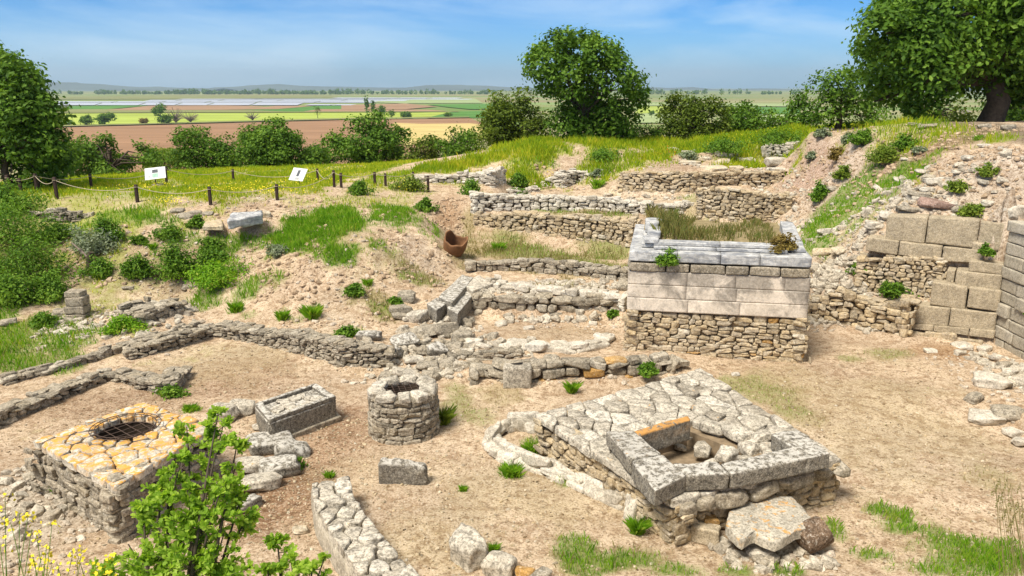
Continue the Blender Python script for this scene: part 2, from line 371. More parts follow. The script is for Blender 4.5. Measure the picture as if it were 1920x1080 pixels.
# ================================================================== WALL PLANS (u, v_base, z_base, v_top) along the front foot of each wall
def wl(pts, t, retain, drop=0.1): return dict(pts=pts, t=t, retain=retain, drop=drop)
WALLS = {
 'upper_terrace': wl([(887,402,1.93,364),(1007,398,1.95,368),(1100,400,1.97,372),(1212,404,2.0,380)], .7, True, .35),
 'tall_terrace': wl([(888,425,1.5,403),(960,437,1.35,402),(1060,453,1.15,406),(1186,471,1.0,414)], .6, True, .12),
 'low_terrace': wl([(873,511,.75,495),(930,510,.75,488),(1000,512,.75,490),(1090,522,.75,498),(1176,532,.75,505)], .5, True, .25),
 'block_row': wl([(905,543,.58,531),(960,551,.56,537),(1050,559,.56,545),(1120,566,.56,552),(1176,576,.52,559)], .75, True, .06),
 'step_wall': wl([(888,588,.10,553),(960,593,.08,555),(1060,597,.05,557),(1176,602,.02,563)], .45, True, .06),
 'bench_row': wl([(955,662,.06,644),(1020,665,.06,646),(1080,666,.06,646),(1122,657,.08,641),(1150,642,.1,629)], .45, True, .1),
 'front_row': wl([(880,718,0,690),(950,719,0,683),(1050,718,0,680),(1150,714,0,678),(1272,702,.03,677)], .5, True, .12),
 'long_curved': wl([(243,676,.03,656),(300,664,.03,641),(372,644,.03,622),(398,632,.05,612),(470,645,.03,619),(520,656,.02,626),(560,668,.01,632),(640,692,0,648),(700,694,0,655),(738,692,0,662)], .6, True, .22),
 'thin_kerb': wl([(10,724,.06,713),(117,697,.06,686),(213,665,.1,654),(320,633,.14,624),(372,616,.18,607)], .35, False),
 'corner_low': wl([(-20,808,0,784),(60,777,0,757),(150,737,0,718),(205,714,0,698),(240,724,0,706),(296,742,0,722),(335,737,0,712),(357,704,0,690)], .5, False),
 'left_bank': wl([(55,420,2.1,400),(110,423,2.05,395),(172,418,2.1,403)], .5, True, .05),
 'pit_ruin': wl([(225,594,.4,572),(262,612,.33,588),(305,602,.36,578),(345,588,.43,566)], .8, True, .15),
 'meadow_edge': wl([(775,342,2.75,331),(860,347,2.62,328),(925,353,2.52,321),(947,346,2.58,318)], .8, True, .1),
 'short_pier': wl([(1013,350,2.25,341),(1058,354,2.22,327),(1082,343,2.42,322),(1112,340,2.5,328)], .9, False),
 'low_pier': wl([(955,370,2.05,359),(1010,368,2.05,352)], .7, False),
 'back_wall': wl([(1160,362,2.3,323),(1220,366,2.3,322),(1300,365,2.35,325),(1380,357,2.45,326),(1466,352,2.55,323)], .7, True, .2),
 'mid_wall': wl([(1305,418,1.55,356),(1335,421,1.55,355),(1400,425,1.5,357),(1480,426,1.45,370)], .7, True, .15),
 'mid_low': wl([(1215,407,1.75,384),(1305,404,1.75,379)], .6, True, .1),
 'high_wall': wl([(1436,306,3.25,272),(1480,308,3.25,270),(1514,302,3.35,268)], .5, True, .1),
 'apse': wl([(588,948,0,902),(596,1003,0,952),(632,1066,0,1007),(682,1140,0,1078),(735,1215,0,1140)], .62, False),
 'ledge_low': wl([(838,650,.12,641),(860,674,.07,661),(912,677,.05,665),(978,670,.05,658)], .35, True, .06),
 'curb': wl([(1003,797,0,783),(945,800,0,786),(908,822,0,808),(905,840,0,826),(935,867,0,851),(990,884,0,867),(1050,908,0,890),(1120,939,0,917),(1196,973,0,946)], .33, False),
 'scree_low': wl([(1518,602,.05,556),(1600,612,.05,560),(1700,634,.02,566)], .5, True, .1),
 'scree_high': wl([(1600,548,.9,486),(1690,556,.96,480),(1762,562,1.0,488)], .5, True, .05),
}
CAMXY = np.array([0.0, 0.0])
for k, d in WALLS.items():
    P = np.array([PZ(u, vb, zb) for u, vb, zb, vt in d['pts']]); ZT = np.array([ZV(p[0], p[1], q[3]) for p, q in zip(P, d['pts'])])
    d['P'] = P; d['ZT'] = ZT
    s = np.concatenate([[0], np.cumsum(np.linalg.norm(np.diff(P[:, :2], axis=0), axis=1))]); d['s'] = s
    mid = P[:, :2].mean(0); dirv = unit(P[-1, :2] - P[0, :2]); n = np.array([dirv[1], -dirv[0]])
    d['sgn'] = 1.0 if np.dot(n, CAMXY - mid) > 0 else -1.0
WALLS['curb']['sgn'] *= 1
WALLS['apse']['sgn'] *= 1
def wall_at(d, s):
    """front foot point, top height, unit tangent, outward normal at arc length s (arrays)"""
    s = np.atleast_1d(s); S = d['s']; P = d['P']
    x, y, z = (np.interp(s, S, P[:, i]) for i in range(3)); zt = np.interp(s, S, d['ZT'])
    e_ = 0.25
    tx = np.interp(np.minimum(s + e_, S[-1]), S, P[:, 0]) - np.interp(np.maximum(s - e_, 0), S, P[:, 0])
    ty = np.interp(np.minimum(s + e_, S[-1]), S, P[:, 1]) - np.interp(np.maximum(s - e_, 0), S, P[:, 1])
    t = unit_rows(np.stack([tx, ty], 1)); n = np.stack([t[:, 1], -t[:, 0]], 1) * d['sgn']
    return np.stack([x, y, z], 1), zt, t, n

# right-hand ashlar wall plane, temple platform, paved platform
AW0, AW1 = PZ(1518, 596, .05)[:2], PZ(1866, 648, .02)[:2]
TPL_FL, TPL_FR = PZ(1173, 657, .1), PZ(1505, 680, .05)
tex = unit((TPL_FR - TPL_FL)[:2]); tey = np.array([-tex[1], tex[0]]); TPL_W = np.linalg.norm((TPL_FR - TPL_FL)[:2]); TPL_D = 4.4
def tpl(x, y): return TPL_FL[:2] + tex * x + tey * y
PV_C, PV_L, PV_R, PV_B = PZ(1257, 1022, 0)[:2], PZ(1008, 848, 0)[:2], PZ(1562, 934, 0)[:2], PZ(1312, 698, .72)[:2]

_at = unit(AW1 - AW0); _an = np.array([_at[1], -_at[0]]); _an = _an if _an @ (CAMXY - AW0) > 0 else -_an
# ================================================================== GROUND CONTROL POINTS (u, v, z)
CT = [(0,1080,.02),(250,1080,0),(500,1080,0),(800,1080,0),(1100,1080,0),(1400,1080,0),(1700,1080,0),(1920,1080,0),(-200,1000,.05),(2120,1000,0),
 (0,900,.03),(450,900,0),(850,900,0),(1000,1000,0),(1700,900,0),(1920,880,.03),(2100,800,.05),(150,800,0),(400,740,0),(600,705,.02),(850,765,0),(960,745,0),(1420,740,0),(1700,740,0),(1840,720,0),
 (650,850,0),(480,690,.02),(420,665,.02),(1560,690,.05),(1600,650,.05),(1750,655,.04),(1450,700,.03),
 (60,700,.08),(20,650,.18),(-150,650,.2),(100,655,.16),(200,628,.2),(300,615,.22),(170,690,.05),
 (150,590,.3),(250,562,.36),(340,548,.45),(400,575,.38),(310,585,.36),(60,610,.3),(440,600,.32),
 (0,560,.6),(0,510,1.0),(0,455,1.8),(0,415,2.3),(-200,500,1.2),(-200,420,2.4),(100,520,.85),(200,475,1.5),(300,475,1.5),(400,475,1.5),(475,480,1.5),(200,432,2.05),(300,432,2.1),(400,427,2.15),(480,422,2.25),
 (60,402,2.45),(200,397,2.5),(330,407,2.4),(480,402,2.45),(560,392,2.5),(420,520,.95),(340,510,.95),(200,520,.9),
 (100,377,2.75),(260,380,2.75),(400,385,2.7),(520,374,2.75),(620,354,2.8),(250,357,2.6),(440,347,2.4),(600,342,2.5),(100,347,2.5),(300,327,2.1),(500,324,2.1),(650,322,2.3),(720,345,2.75),(-100,360,2.7),
 (600,402,2.45),(700,402,2.45),(790,402,2.35),(530,435,2.0),(560,470,1.75),(640,450,2.05),(700,470,1.75),(770,440,1.95),(590,500,1.45),(680,500,1.35),(620,540,.95),(560,540,1.0),(520,570,.6),(640,600,.36),(580,600,.34),(500,600,.33),(700,560,.75),(730,500,1.3),(790,470,1.5),(830,500,1.0),(860,525,.72),(790,530,.85),(740,590,.4),(690,620,.3),(760,640,.2),(820,600,.3),(850,640,.15),(800,690,.05),(860,690,.1),(760,665,.15),
 (840,375,2.35),(835,400,2.0),(840,430,1.5),(845,470,1.05),(810,455,1.65),(880,460,1.1),
 (1000,468,1.05),(900,472,1.05),(1100,484,1.0),(1150,497,.92),(950,488,.98),(1050,500,.9),(1000,525,.72),(1100,540,.7),
 (1000,612,.1),(1100,620,.08),(1150,610,.06),(930,620,.1),(900,650,.12),(1000,690,.2),(1100,690,.2),(1160,675,.1),(920,690,.15),
 (1000,392,2.15),(1100,392,2.15),(1000,358,2.3),(1100,368,2.12),(930,372,2.2),(1060,375,2.1),
 (800,312,3.0),(900,292,3.4),(1000,266,4.0),(1070,272,4.0),(1150,275,4.0),(1250,280,3.95),(1350,276,4.05),(1450,250,4.5),(1500,240,4.85),(1400,262,4.3),
 (850,332,2.75),(1000,302,3.35),(1100,292,3.5),(1200,290,3.55),(1240,303,3.3),(1000,336,2.6),(1100,330,2.75),(950,332,2.65),(1160,335,2.7),(1150,315,3.1),
 (1300,308,3.25),(1380,310,3.2),(1350,288,3.6),(1440,318,3.05),(1280,290,3.55),(1250,398,1.9),(1400,345,2.75),(1500,350,2.8),(1250,420,1.5),(1380,432,1.45),
 (1480,320,3.3),(1530,290,4.1),(1520,245,5.1),(1600,245,5.3),(1600,290,4.5),(1600,330,3.7),(1650,233,5.4),(1750,240,5.3),(1900,236,5.45),(1700,290,4.7),(1700,340,3.85),(1550,350,3.0),(1560,390,2.65),(1640,390,3.1),(1500,400,2.2),(1450,405,1.9),(1500,450,1.85),(1530,482,1.75),(1560,525,1.25),(1540,560,.7),(1640,440,2.6),(1600,470,2.05),
 (1780,300,4.75),(1850,270,5.2),(1900,300,4.95),(1800,345,4.2),(1850,370,3.9),(1900,340,4.5),(1760,385,3.55),(1900,390,3.75),(1690,395,3.35),(2050,300,5.3),(2100,400,4.6)]
ctrl = [tuple(PZ(u, v, z)) for u, v, z in CT]
for k, d in WALLS.items():
    ss = np.arange(0, d['s'][-1] + .01, 0.8)
    p, zt, t, n = wall_at(d, ss)
    for i in range(len(ss)):
        f = p[i, :2] + n[i] * 0.05; b = p[i, :2] - n[i] * (d['t'] * 0.75 + .05)
        ctrl.append((f[0], f[1], p[i, 2])); ctrl.append((b[0], b[1], zt[i] - d['drop'] if d['retain'] else p[i, 2]))
for tt in np.linspace(0, 1, 6):                       # foot of the ashlar wall and the ground it holds back
    p = AW0 * (1 - tt) + AW1 * tt; nn = unit(np.array([-(AW1 - AW0)[1], (AW1 - AW0)[0]]))
    ctrl.append((p[0], p[1] - .1, .04)); ctrl.append((*(p - nn * .6), .04)); ctrl.append((*(p + nn * .12), .1)); q = p + nn * 1.2
    ctrl.append((q[0], q[1], 1.2 + 2.1 * min(1, tt * 1.8)))
for yy in np.arange(9.5, 21.0, 1.0):                    # foot of the side wall, and the bank behind it
    for xx in (11.5, 12.6, AW1[0] - .1): ctrl.append((xx, yy, .04))
    ctrl.append((AW1[0] + .42, yy, 3.2)); ctrl.append((15.6, yy, 4.0)); ctrl.append((20, yy, 4.4))
for x_ in (-.4, TPL_W * .5, TPL_W + .3):
    for y_ in (-.4, 1.5, 3.2):
        q = tpl(x_, y_)
        if y_ < 0 or 0 < x_ < TPL_W: ctrl.append((q[0], q[1], .06))
for x_ in (-40, -25, -10, 0, 10, 25, 40):
    ctrl.append((x_, 0, 5.3))
for x_ in (-14, -6, -3, 0, 3, 6, 14): ctrl += [(x_, 4.5, 2.6), (x_, 7.5, .7), (x_, 9.2, .1)]
ctrl += [(-30, 30, 3), (-45, 45, 1), (-60, 25, 3), (-40, 60, .5), (-25, 62, .6), (-8, 64, .8), (5, 66, 1.6), (20, 64, 3.2), (35, 58, 4.6), (45, 45, 5.5), (30, 30, 5.4), (60, 20, 5), (70, 60, 4), (-70, 60, -1), (25, 40, 5.4), (-20, 40, 2.6), (-20, 50, 2.0)]
C = np.array(ctrl); CXY, CZ = C[:, :2], C[:, 2]
keep = []
for i in range(len(C)):
    if all(np.hypot(*(CXY[i] - CXY[j])) > 0.12 for j in keep): keep.append(i)
CXY, CZ = CXY[keep], CZ[keep]
n_ = len(CXY); D = np.linalg.norm(CXY[:, None] - CXY[None], axis=2)
A_ = np.zeros((n_ + 1, n_ + 1)); A_[:n_, :n_] = -D + np.eye(n_) * 0.0006; A_[:n_, n_] = 1; A_[n_, :n_] = 1
WGT = np.linalg.solve(A_, np.concatenate([CZ, [0]]))
def rbf(x, y):
    x = np.asarray(x, float); sh = x.shape; q = np.stack([x.ravel(), np.asarray(y, float).ravel()], 1); o = np.empty(len(q))
    for i in range(0, len(q), 20000):
        b = q[i:i + 20000]; d2 = (b ** 2).sum(1)[:, None] + (CXY ** 2).sum(1)[None] - 2 * b @ CXY.T
        o[i:i + 20000] = -np.sqrt(np.maximum(d2, 0)) @ WGT[:n_] + WGT[n_]
    return o.reshape(sh)
PLAIN_Z = -24.0
def terr_raw(x, y):
    z = rbf(x, np.minimum(y, 75)); t = sstep(50, 175, np.asarray(y, float) + 0.0 * np.asarray(x))
    return z * (1 - t) + (PLAIN_Z - 3) * t
# fan-shaped grid: fine near, coarse far
NC = 600; rows = [2.5]
while rows[-1] < 330: rows.append(rows[-1] + 0.0046 * (rows[-1] + 9))
rows = np.array(rows); NR = len(rows)
TT = np.linspace(-1, 1, NC); GX = TT[None] * (rows[:, None] + 11) * 0.80; GY = np.repeat(rows[:, None], NC, 1)
GZ0 = terr_raw(GX, GY)
dzr, dzc = np.gradient(GZ0); dy_ = np.gradient(rows)[:, None]; dx_ = (GX[:, 1] - GX[:, 0])[:, None]
slope = np.hypot(dzr / dy_, dzc / dx_)
sl_a = sstep(0.15, 0.8, slope)
near = sstep(60, 40, GY)
_wp = np.concatenate([wall_at(d, np.arange(0, d['s'][-1] + .01, .35))[0][:, :2] for d in WALLS.values()]); _flat = np.stack([GX.ravel(), GY.ravel()], 1); _wd = np.full(len(_flat), 9.0)
_sel = np.where((_flat[:, 1] > 9) & (_flat[:, 1] < 48) & (np.abs(_flat[:, 0]) < 24))[0]
for i in range(0, len(_sel), 20000):
    k = _sel[i:i + 20000]; b = _flat[k]; d2 = (b ** 2).sum(1)[:, None] + (_wp ** 2).sum(1)[None] - 2 * b @ _wp.T; _wd[k] = np.sqrt(np.maximum(d2.min(1), 0))
sl_a = sl_a * (sstep(.25, 1.3, _wd).reshape(GX.shape))          # keep the ground calm at the foot of walls
GZ = GZ0 + near * (0.035 * fbm(GX * .9, GY * .9, 3, 11) + 0.022 * fbm(GX * 4, GY * 4, 3, 12) + sl_a * (0.28 * fbm(GX * 1.3, GY * 1.3, 4, 13) + 0.15 * fbm(GX * 4, GY * 4, 4, 14) + .06 * np.abs(fbm(GX * 9, GY * 9, 3, 19)))) + (1 - near) * 0.6 * fbm(GX * .08, GY * .08, 3, 15)
_dw = -((GX - AW0[0]) * _an[0] + (GY - AW0[1]) * _an[1]); _sw = ((GX - AW0[0]) * _at[0] + (GY - AW0[1]) * _at[1]) / np.linalg.norm(AW1 - AW0)
_lim = .05 + .03 * fbm(GX * 3, GY * 3, 3, 17)
GZ = np.where((GX < AW1[0] + .12) & (GX > 9) & (GY < AW1[1] - .1) & (GY > 8.5), np.minimum(GZ, _lim), GZ)     # swept foot of the dressed walls
GZ = np.where((_dw < .1) & (_dw > -6) & (_sw > .02) & (_sw < 1.02), np.minimum(GZ, _lim), GZ)
GZ = np.where((_dw >= .1) & (_dw < .75) & (_sw > .22) & (_sw < 1.02), np.minimum(GZ, .45 + .5 * sstep(.1, .7, _dw) + _lim), GZ)
def terr(x, y):
    """height of the ground mesh (bilinear in the fan grid)"""
    x = np.asarray(x, float); y = np.asarray(y, float)
    r_ = np.interp(y, rows, np.arange(NR)); t_ = (x / ((y + 11) * 0.80) + 1) / 2 * (NC - 1)
    r_ = np.clip(r_, 0, NR - 1.001); t_ = np.clip(t_, 0, NC - 1.001); i = r_.astype(int); j = t_.astype(int); a_ = r_ - i; b_ = t_ - j
    return (GZ[i, j] * (1 - b_) + GZ[i, j + 1] * b_) * (1 - a_) + (GZ[i + 1, j] * (1 - b_) + GZ[i + 1, j + 1] * b_) * a_
def G(u, v):
    """ground point seen through a pixel"""
    d = ray(u, v); ts = np.concatenate([np.linspace(4, 70, 1300), np.linspace(70.2, 330, 400)])
    x, y, z = d[0] * ts, d[1] * ts, CH + d[2] * ts
    h = z - terr(x, y); k = np.argmax(h < 0) if (h < 0).any() else len(ts) - 1
    if k > 0:
        f = h[k - 1] / (h[k - 1] - h[k] + 1e-9); t = ts[k - 1] + (ts[k] - ts[k - 1]) * f
    else: t = ts[0]
    q = np.array([d[0] * t, d[1] * t, 0.0]); q[2] = float(terr(q[0], q[1])); return q

# ------------------------------------------------------------------ where the grass grows: (u, v, half width px, half height px, kind, density)
GP = []
def gp(kind_, dens, hgt, *pts):
    for (u, v, ru, rv) in pts: GP.append((u, v, ru, rv, kind_, dens, hgt))
gp('green', 1.0, .22, (620,425,110,32),(740,405,60,20),(560,440,45,28),(640,475,55,28),(600,410,70,16))              # lawn on the mound
gp('green', .62, .2, (25,560,70,60),(60,620,60,45),(30,660,90,40),(120,640,50,30),(-40,600,80,70),(60,680,80,22))    # left pit side
gp('green', .7, .25, (460,540,55,28),(400,560,45,25),(430,500,50,22),(360,450,50,16),(240,405,70,15),(300,410,45,15),(480,455,40,18),(420,460,40,22))
gp('green', .8, .16, (1640,365,60,28),(1590,375,45,35),(1560,420,45,28),(1520,450,34,24),(1680,345,50,20),(1610,340,40,22),(1740,300,50,9),(1700,318,45,10))
gp('green', .9, .14, (1690,990,60,32),(1760,1010,90,36),(1850,1030,80,34),(1790,1060,140,26),(1570,1000,38,24),(1680,965,45,16),(1900,1040,60,30),(1640,1040,60,16))
gp('green', .8, .14, (1080,1030,50,24),(1180,1050,60,22),(1270,1068,60,16),(1110,1065,50,16),(960,878,20,12),(995,838,22,14),(1060,905,22,10),(1530,912,20,14),(1190,990,16,14),(1380,1070,40,12),(1480,1072,40,10))
gp('green', .35, .08, (860,755,50,26),(1420,740,60,22),(1390,720,50,18),(1480,770,40,14),(900,780,40,18),(1590,672,30,7),(1660,660,40,8),(1080,800,20,8))
gp('dry', .5, .12, (860,760,60,28),(930,745,45,20),(1440,745,90,28),(1400,715,70,20),(1660,665,50,8),(1590,673,30,6),(1850,900,80,30),(1900,960,50,30),(1500,780,60,20))
gp('dry', .5, .18, (60,620,90,60),(40,670,90,30),(620,440,110,40),(1760,1010,140,50),(1150,1050,120,30))
gp('meadow', .35, .2, (60,620,90,60),(620,430,110,40),(1600,390,90,50))
gp('dry', .8, .2, (1000,475,110,18),(1100,495,90,16),(930,455,60,22),(1130,480,60,20),(870,475,30,18),(1000,505,60,8),(1100,403,80,8),(1050,540,60,6),(880,425,14,20),(780,520,40,18),(720,580,50,20),(700,560,50,20))
gp('green', .45, .16, (1010,470,90,14),(1110,492,70,12),(1140,478,50,14),(940,450,40,16),(1060,398,60,5),(1130,402,60,6),(710,578,40,16),(780,525,30,12),(670,545,30,12),(1290,372,22,12),(1340,400,40,6))
gp('green', .4, .18, (440,573,16,12),(580,582,14,14),(530,585,12,10),(465,590,16,8),(650,625,30,10),(560,600,10,6),(230,608,34,12),(120,440,60,20),(250,505,24,20),(60,465,70,40),(30,480,80,40))
gp('meadow', .8, .20, (300,335,260,14),(480,335,160,14),(150,350,160,14),(560,325,160,12),(640,330,70,12),(700,315,70,12),(60,345,80,12),(380,320,120,6),(430,355,80,10),(560,350,60,10),(330,355,60,8),(740,330,50,14))
gp('meadow', .45, .2, (300,372,60,7),(180,370,70,8),(440,376,60,7),(500,365,50,8),(560,375,40,10),(650,380,60,14),(720,380,50,14),(330,385,60,6),(760,355,50,10),(680,355,40,12),(90,365,60,8))
gp('meadow', 1.0, .34, (840,312,60,8),(900,300,80,12),(980,282,60,16),(1050,285,60,12),(1130,270,70,7),(1220,268,60,8),(1010,268,40,12),(1290,275,50,10),(1360,268,70,14),(1430,258,60,16),(1480,262,40,14),(1400,280,60,8),(830,322,60,5),(1240,290,30,7),(1490,245,40,8),(1530,238,40,6))
gp('meadow', .7, .3, (1600,237,70,5),(1680,234,70,6),(1560,240,40,5),(1740,300,40,8),(870,345,40,8),(990,330,30,14),(1140,330,24,10),(830,340,40,8),(1720,345,30,8),(1880,262,40,5))
gp('green', .5, .35, (1360,275,80,14),(1290,285,40,8),(1440,275,60,10),(1000,300,60,6))
gp('dry', 1.0, .45, (1290,440,60,16),(1370,437,60,10),(1250,425,30,24),(1230,410,14,24))
gp('green', .15, .14, (250,480,200,50),(130,560,100,40),(420,500,90,50),(330,560,100,30),(150,450,120,30),(560,400,60,20),(700,500,60,40))
gp('dry', .11, .05, (1000,900,300,90),(1650,800,260,140),(850,950,200,100),(450,690,180,40),(1050,625,120,24),(1500,720,200,50),(700,900,120,60),(1400,1040,300,40))
gp('green', .08, .05, (1050,930,220,60),(1650,800,220,120),(860,1000,160,60),(460,680,160,40),(1550,730,160,40))
gp('dry', .55, .2, (1700,260,80,10),(1790,270,80,12),(1640,255,50,8),(1840,255,60,10))
_gw = []
for (u, v, ru, rv, kd, de, hg) in GP:
    c = G(u, v); k = dep(c) / F; a_ = G(u, v - rv); b_ = G(u, v + rv); yy = max(abs(a_[1] - b_[1]) / 2, ru * k * 0.15)
    _gw.append((c[0], c[1], ru * k, min(yy, ru * k * 3.0 + .6), kd, de, hg))
def gmask(x, y, which):
    m = np.zeros(np.shape(x)); nn = fbm(x * 1.1, y * 1.1, 4, 31) * .9 + fbm(x * 5, y * 5, 2, 33) * .35
    for (cx, cy, rx, ry, kd, de, hg) in _gw:
        if kd in which:
            d = np.hypot((x - cx) / rx, (y - cy) / ry); m = np.maximum(m, de * sstep(1.25, 0.5, d + nn * 1.0))
    return m
# ------------------------------------------------------------------ soil colour patches (u, v, ru, rv, rgb, strength)
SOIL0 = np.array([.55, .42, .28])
SPT = [(520,900,130,90,(.30,.19,.11),1.0),(640,790,60,40,(.36,.24,.15),.8),(1180,800,60,14,(.4,.28,.18),.6),(420,735,160,14,(.36,.25,.16),.6),(1560,690,60,20,(.44,.33,.22),.6),(450,700,130,40,(.42,.285,.175),.7),(620,820,90,60,(.38,.25,.15),.8),(250,760,120,30,(.38,.26,.16),.7),(100,760,120,40,(.36,.25,.155),.7),
 (60,960,140,120,(.46,.40,.31),.8),(1650,850,260,150,(.58,.45,.31),.7),(1500,720,200,60,(.50,.37,.24),.6),(850,920,150,90,(.56,.43,.295),.6),(1780,660,80,20,(.38,.22,.10),.7),
 (640,590,60,60,(.52,.41,.28),.9),(560,520,60,40,(.49,.37,.25),.7),(780,490,60,40,(.50,.40,.29),.8),(740,460,50,30,(.47,.36,.25),.6),(300,480,200,50,(.40,.29,.19),.8),(130,490,80,40,(.30,.20,.125),.8),(840,400,30,40,(.36,.23,.13),.9),
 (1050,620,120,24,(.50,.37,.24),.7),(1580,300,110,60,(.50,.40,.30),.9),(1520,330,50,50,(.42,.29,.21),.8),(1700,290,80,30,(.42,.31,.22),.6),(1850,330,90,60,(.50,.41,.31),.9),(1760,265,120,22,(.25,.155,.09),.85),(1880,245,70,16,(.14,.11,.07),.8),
 (1100,310,120,24,(.46,.35,.24),.8),(1250,310,60,18,(.36,.25,.17),.6),(1150,375,150,20,(.52,.43,.31),.7),(1450,400,60,30,(.48,.38,.27),.7),(1560,500,60,60,(.46,.37,.27),.7),(480,370,60,8,(.55,.45,.34),.7),(250,362,90,5,(.55,.47,.36),.7),(500,386,160,7,(.45,.33,.23),.7),(1000,395,100,8,(.5,.42,.28),.5)]
soil = np.repeat(np.repeat(SOIL0[None, None], NR, 0), NC, 1)
wob = fbm(GX * .8, GY * .8, 4, 41)
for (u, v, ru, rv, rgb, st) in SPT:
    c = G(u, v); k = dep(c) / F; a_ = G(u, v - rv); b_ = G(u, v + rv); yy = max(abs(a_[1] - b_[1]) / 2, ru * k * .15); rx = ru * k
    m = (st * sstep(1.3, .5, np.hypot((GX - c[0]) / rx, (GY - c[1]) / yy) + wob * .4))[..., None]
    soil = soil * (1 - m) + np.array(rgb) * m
g_all = gmask(GX, GY, ('green',)); g_mead = gmask(GX, GY, ('meadow',)); g_dry = gmask(GX, GY, ('dry',))
far_green = sstep(54, 66, GY)
g_green = np.maximum(g_all, far_green)
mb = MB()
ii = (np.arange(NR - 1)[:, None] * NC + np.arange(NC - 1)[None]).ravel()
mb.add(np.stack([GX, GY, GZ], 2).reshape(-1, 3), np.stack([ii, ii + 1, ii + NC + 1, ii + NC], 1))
# ground material
m, nt, b, o = newmat('dry_earth'); tcn = N(nt, 'ShaderNodeTexCoord'); ob = tcn.outputs['Object']
at = N(nt, 'ShaderNodeAttribute', attribute_name='soil'); ag = N(nt, 'ShaderNodeAttribute', attribute_name='cover')
sepc = N(nt, 'ShaderNodeSeparateColor', {0: ag.outputs['Color']})
n1 = noise(nt, ob, 0.9, 6, .6); n2 = noise(nt, ob, 6.5, 7, .74); n3 = noise(nt, ob, 24, 5, .75); n4 = noise(nt, ob, 3.1, 5, .62)
c = mixc(nt, ramp(nt, n1, [(.36, 0.0), (.62, .85)]), at.outputs['Color'], mixc(nt, 1.0, at.outputs['Color'], (1.3, 1.34, 1.42), 'MULTIPLY'))
n0 = noise(nt, ob, .33, 5, .6, .6)
c = mixc(nt, ramp(nt, n0, [(.44, 0.0), (.60, .55)]), c, mixc(nt, 1.0, at.outputs['Color'], (.80, .80, .86), 'MULTIPLY'))
c = mixc(nt, ramp(nt, n4, [(.38, .75), (.50, 0.0)]), c, mixc(nt, 1.0, at.outputs['Color'], (.66, .58, .52), 'MULTIPLY'))
c = mixc(nt, ramp(nt, n2, [(.38, .9), (.50, 0.0)]), c, mixc(nt, 1.0, at.outputs['Color'], (.42, .36, .30), 'MULTIPLY'))
c = mixc(nt, ramp(nt, n3, [(.38, .9), (.48, 0.0)]), c, mixc(nt, 1.0, at.outputs['Color'], (.40, .34, .30), 'MULTIPLY'))
c = mixc(nt, ramp(nt, n3, [(.55, 0.0), (.66, .75)]), c, (.70, .62, .50))
gr = mixc(nt, n2, (.06, .13, .012), (.16, .28, .025)); me_ = mixc(nt, n2, (.16, .22, .02), (.36, .40, .05)); dr = mixc(nt, n2, (.20, .165, .06), (.32, .27, .12))
edge = ramp(nt, n2, [(.38, 0.0), (.55, 1.0)])
def cov(ch): return math_(nt, 'MULTIPLY', sepc.outputs[ch], math_(nt, 'ADD', math_(nt, 'MULTIPLY', edge, .5), .42), True)
c = mixc(nt, cov(2), c, dr); c = mixc(nt, cov(1), c, me_); c = mixc(nt, cov(0), c, gr)
nt.links.new(c, b.inputs['Base Color']); b.inputs['Roughness'].default_value = .96; b.inputs['Specular IOR Level'].default_value = .1
hh = math_(nt, 'ADD', math_(nt, 'MULTIPLY', n2, .8), math_(nt, 'MULTIPLY', n3, .35))
bp = N(nt, 'ShaderNodeBump', {'Height': hh, 'Strength': .95, 'Distance': .08}); nt.links.new(bp.outputs[0], b.inputs['Normal'])
M_EARTH = m
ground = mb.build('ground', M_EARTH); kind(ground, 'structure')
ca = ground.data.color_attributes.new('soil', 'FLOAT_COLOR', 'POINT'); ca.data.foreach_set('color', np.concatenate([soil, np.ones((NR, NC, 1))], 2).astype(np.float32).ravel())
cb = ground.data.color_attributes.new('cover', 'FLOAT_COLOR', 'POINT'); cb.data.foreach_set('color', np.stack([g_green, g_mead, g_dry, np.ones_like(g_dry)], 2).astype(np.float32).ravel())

# ================================================================== THE PLAIN
def pl(u, v, dz=0.0):
    p = PZ(u, v, PLAIN_Z); return (p[0], p[1], PLAIN_Z + dz)
def field_mat(name, c, var=.12, sc_=.02):
    m, nt, b, o = newmat(name); tcn = N(nt, 'ShaderNodeTexCoord'); ob = tcn.outputs['Object']
    mpn = N(nt, 'ShaderNodeMapping', {'Vector': ob, 'Scale': (.25, 1.2, 1), 'Rotation': (0, 0, .06)})
    f = noise(nt, mpn.outputs[0], sc_, 6, .65)
    cc = mixc(nt, ramp(nt, f, [(.3, 0.0), (.7, 1.0)]), tuple(x * (1 - 2 * var) for x in c), tuple(x * (1 + 2 * var) for x in c)); nt.links.new(cc, b.inputs['Base Color']); b.inputs['Roughness'].default_value = 1; b.inputs['Specular IOR Level'].default_value = 0
    return m
mb = MB(); gx = np.linspace(-12000, 12000, 40); gy = np.concatenate([np.linspace(60, 1000, 12), np.linspace(1200, 26000, 30)])
XX, YY = np.meshgrid(gx, gy); ii = (np.arange(len(gy) - 1)[:, None] * 40 + np.arange(39)[None]).ravel()
mb.add(np.stack([XX, YY, np.full_like(XX, PLAIN_Z)], 2).reshape(-1, 3), np.stack([ii, ii + 1, ii + 41, ii + 40], 1))
m, nt, b, o = newmat('plain_patchwork'); tcn = N(nt, 'ShaderNodeTexCoord')
mpn = N(nt, 'ShaderNodeMapping', {'Vector': tcn.outputs['Object'], 'Scale': (.0016, .006, 1), 'Rotation': (0, 0, .12)})
vo = N(nt, 'ShaderNodeTexVoronoi', {'Vector': mpn.outputs[0], 'Scale': 1.0}); 
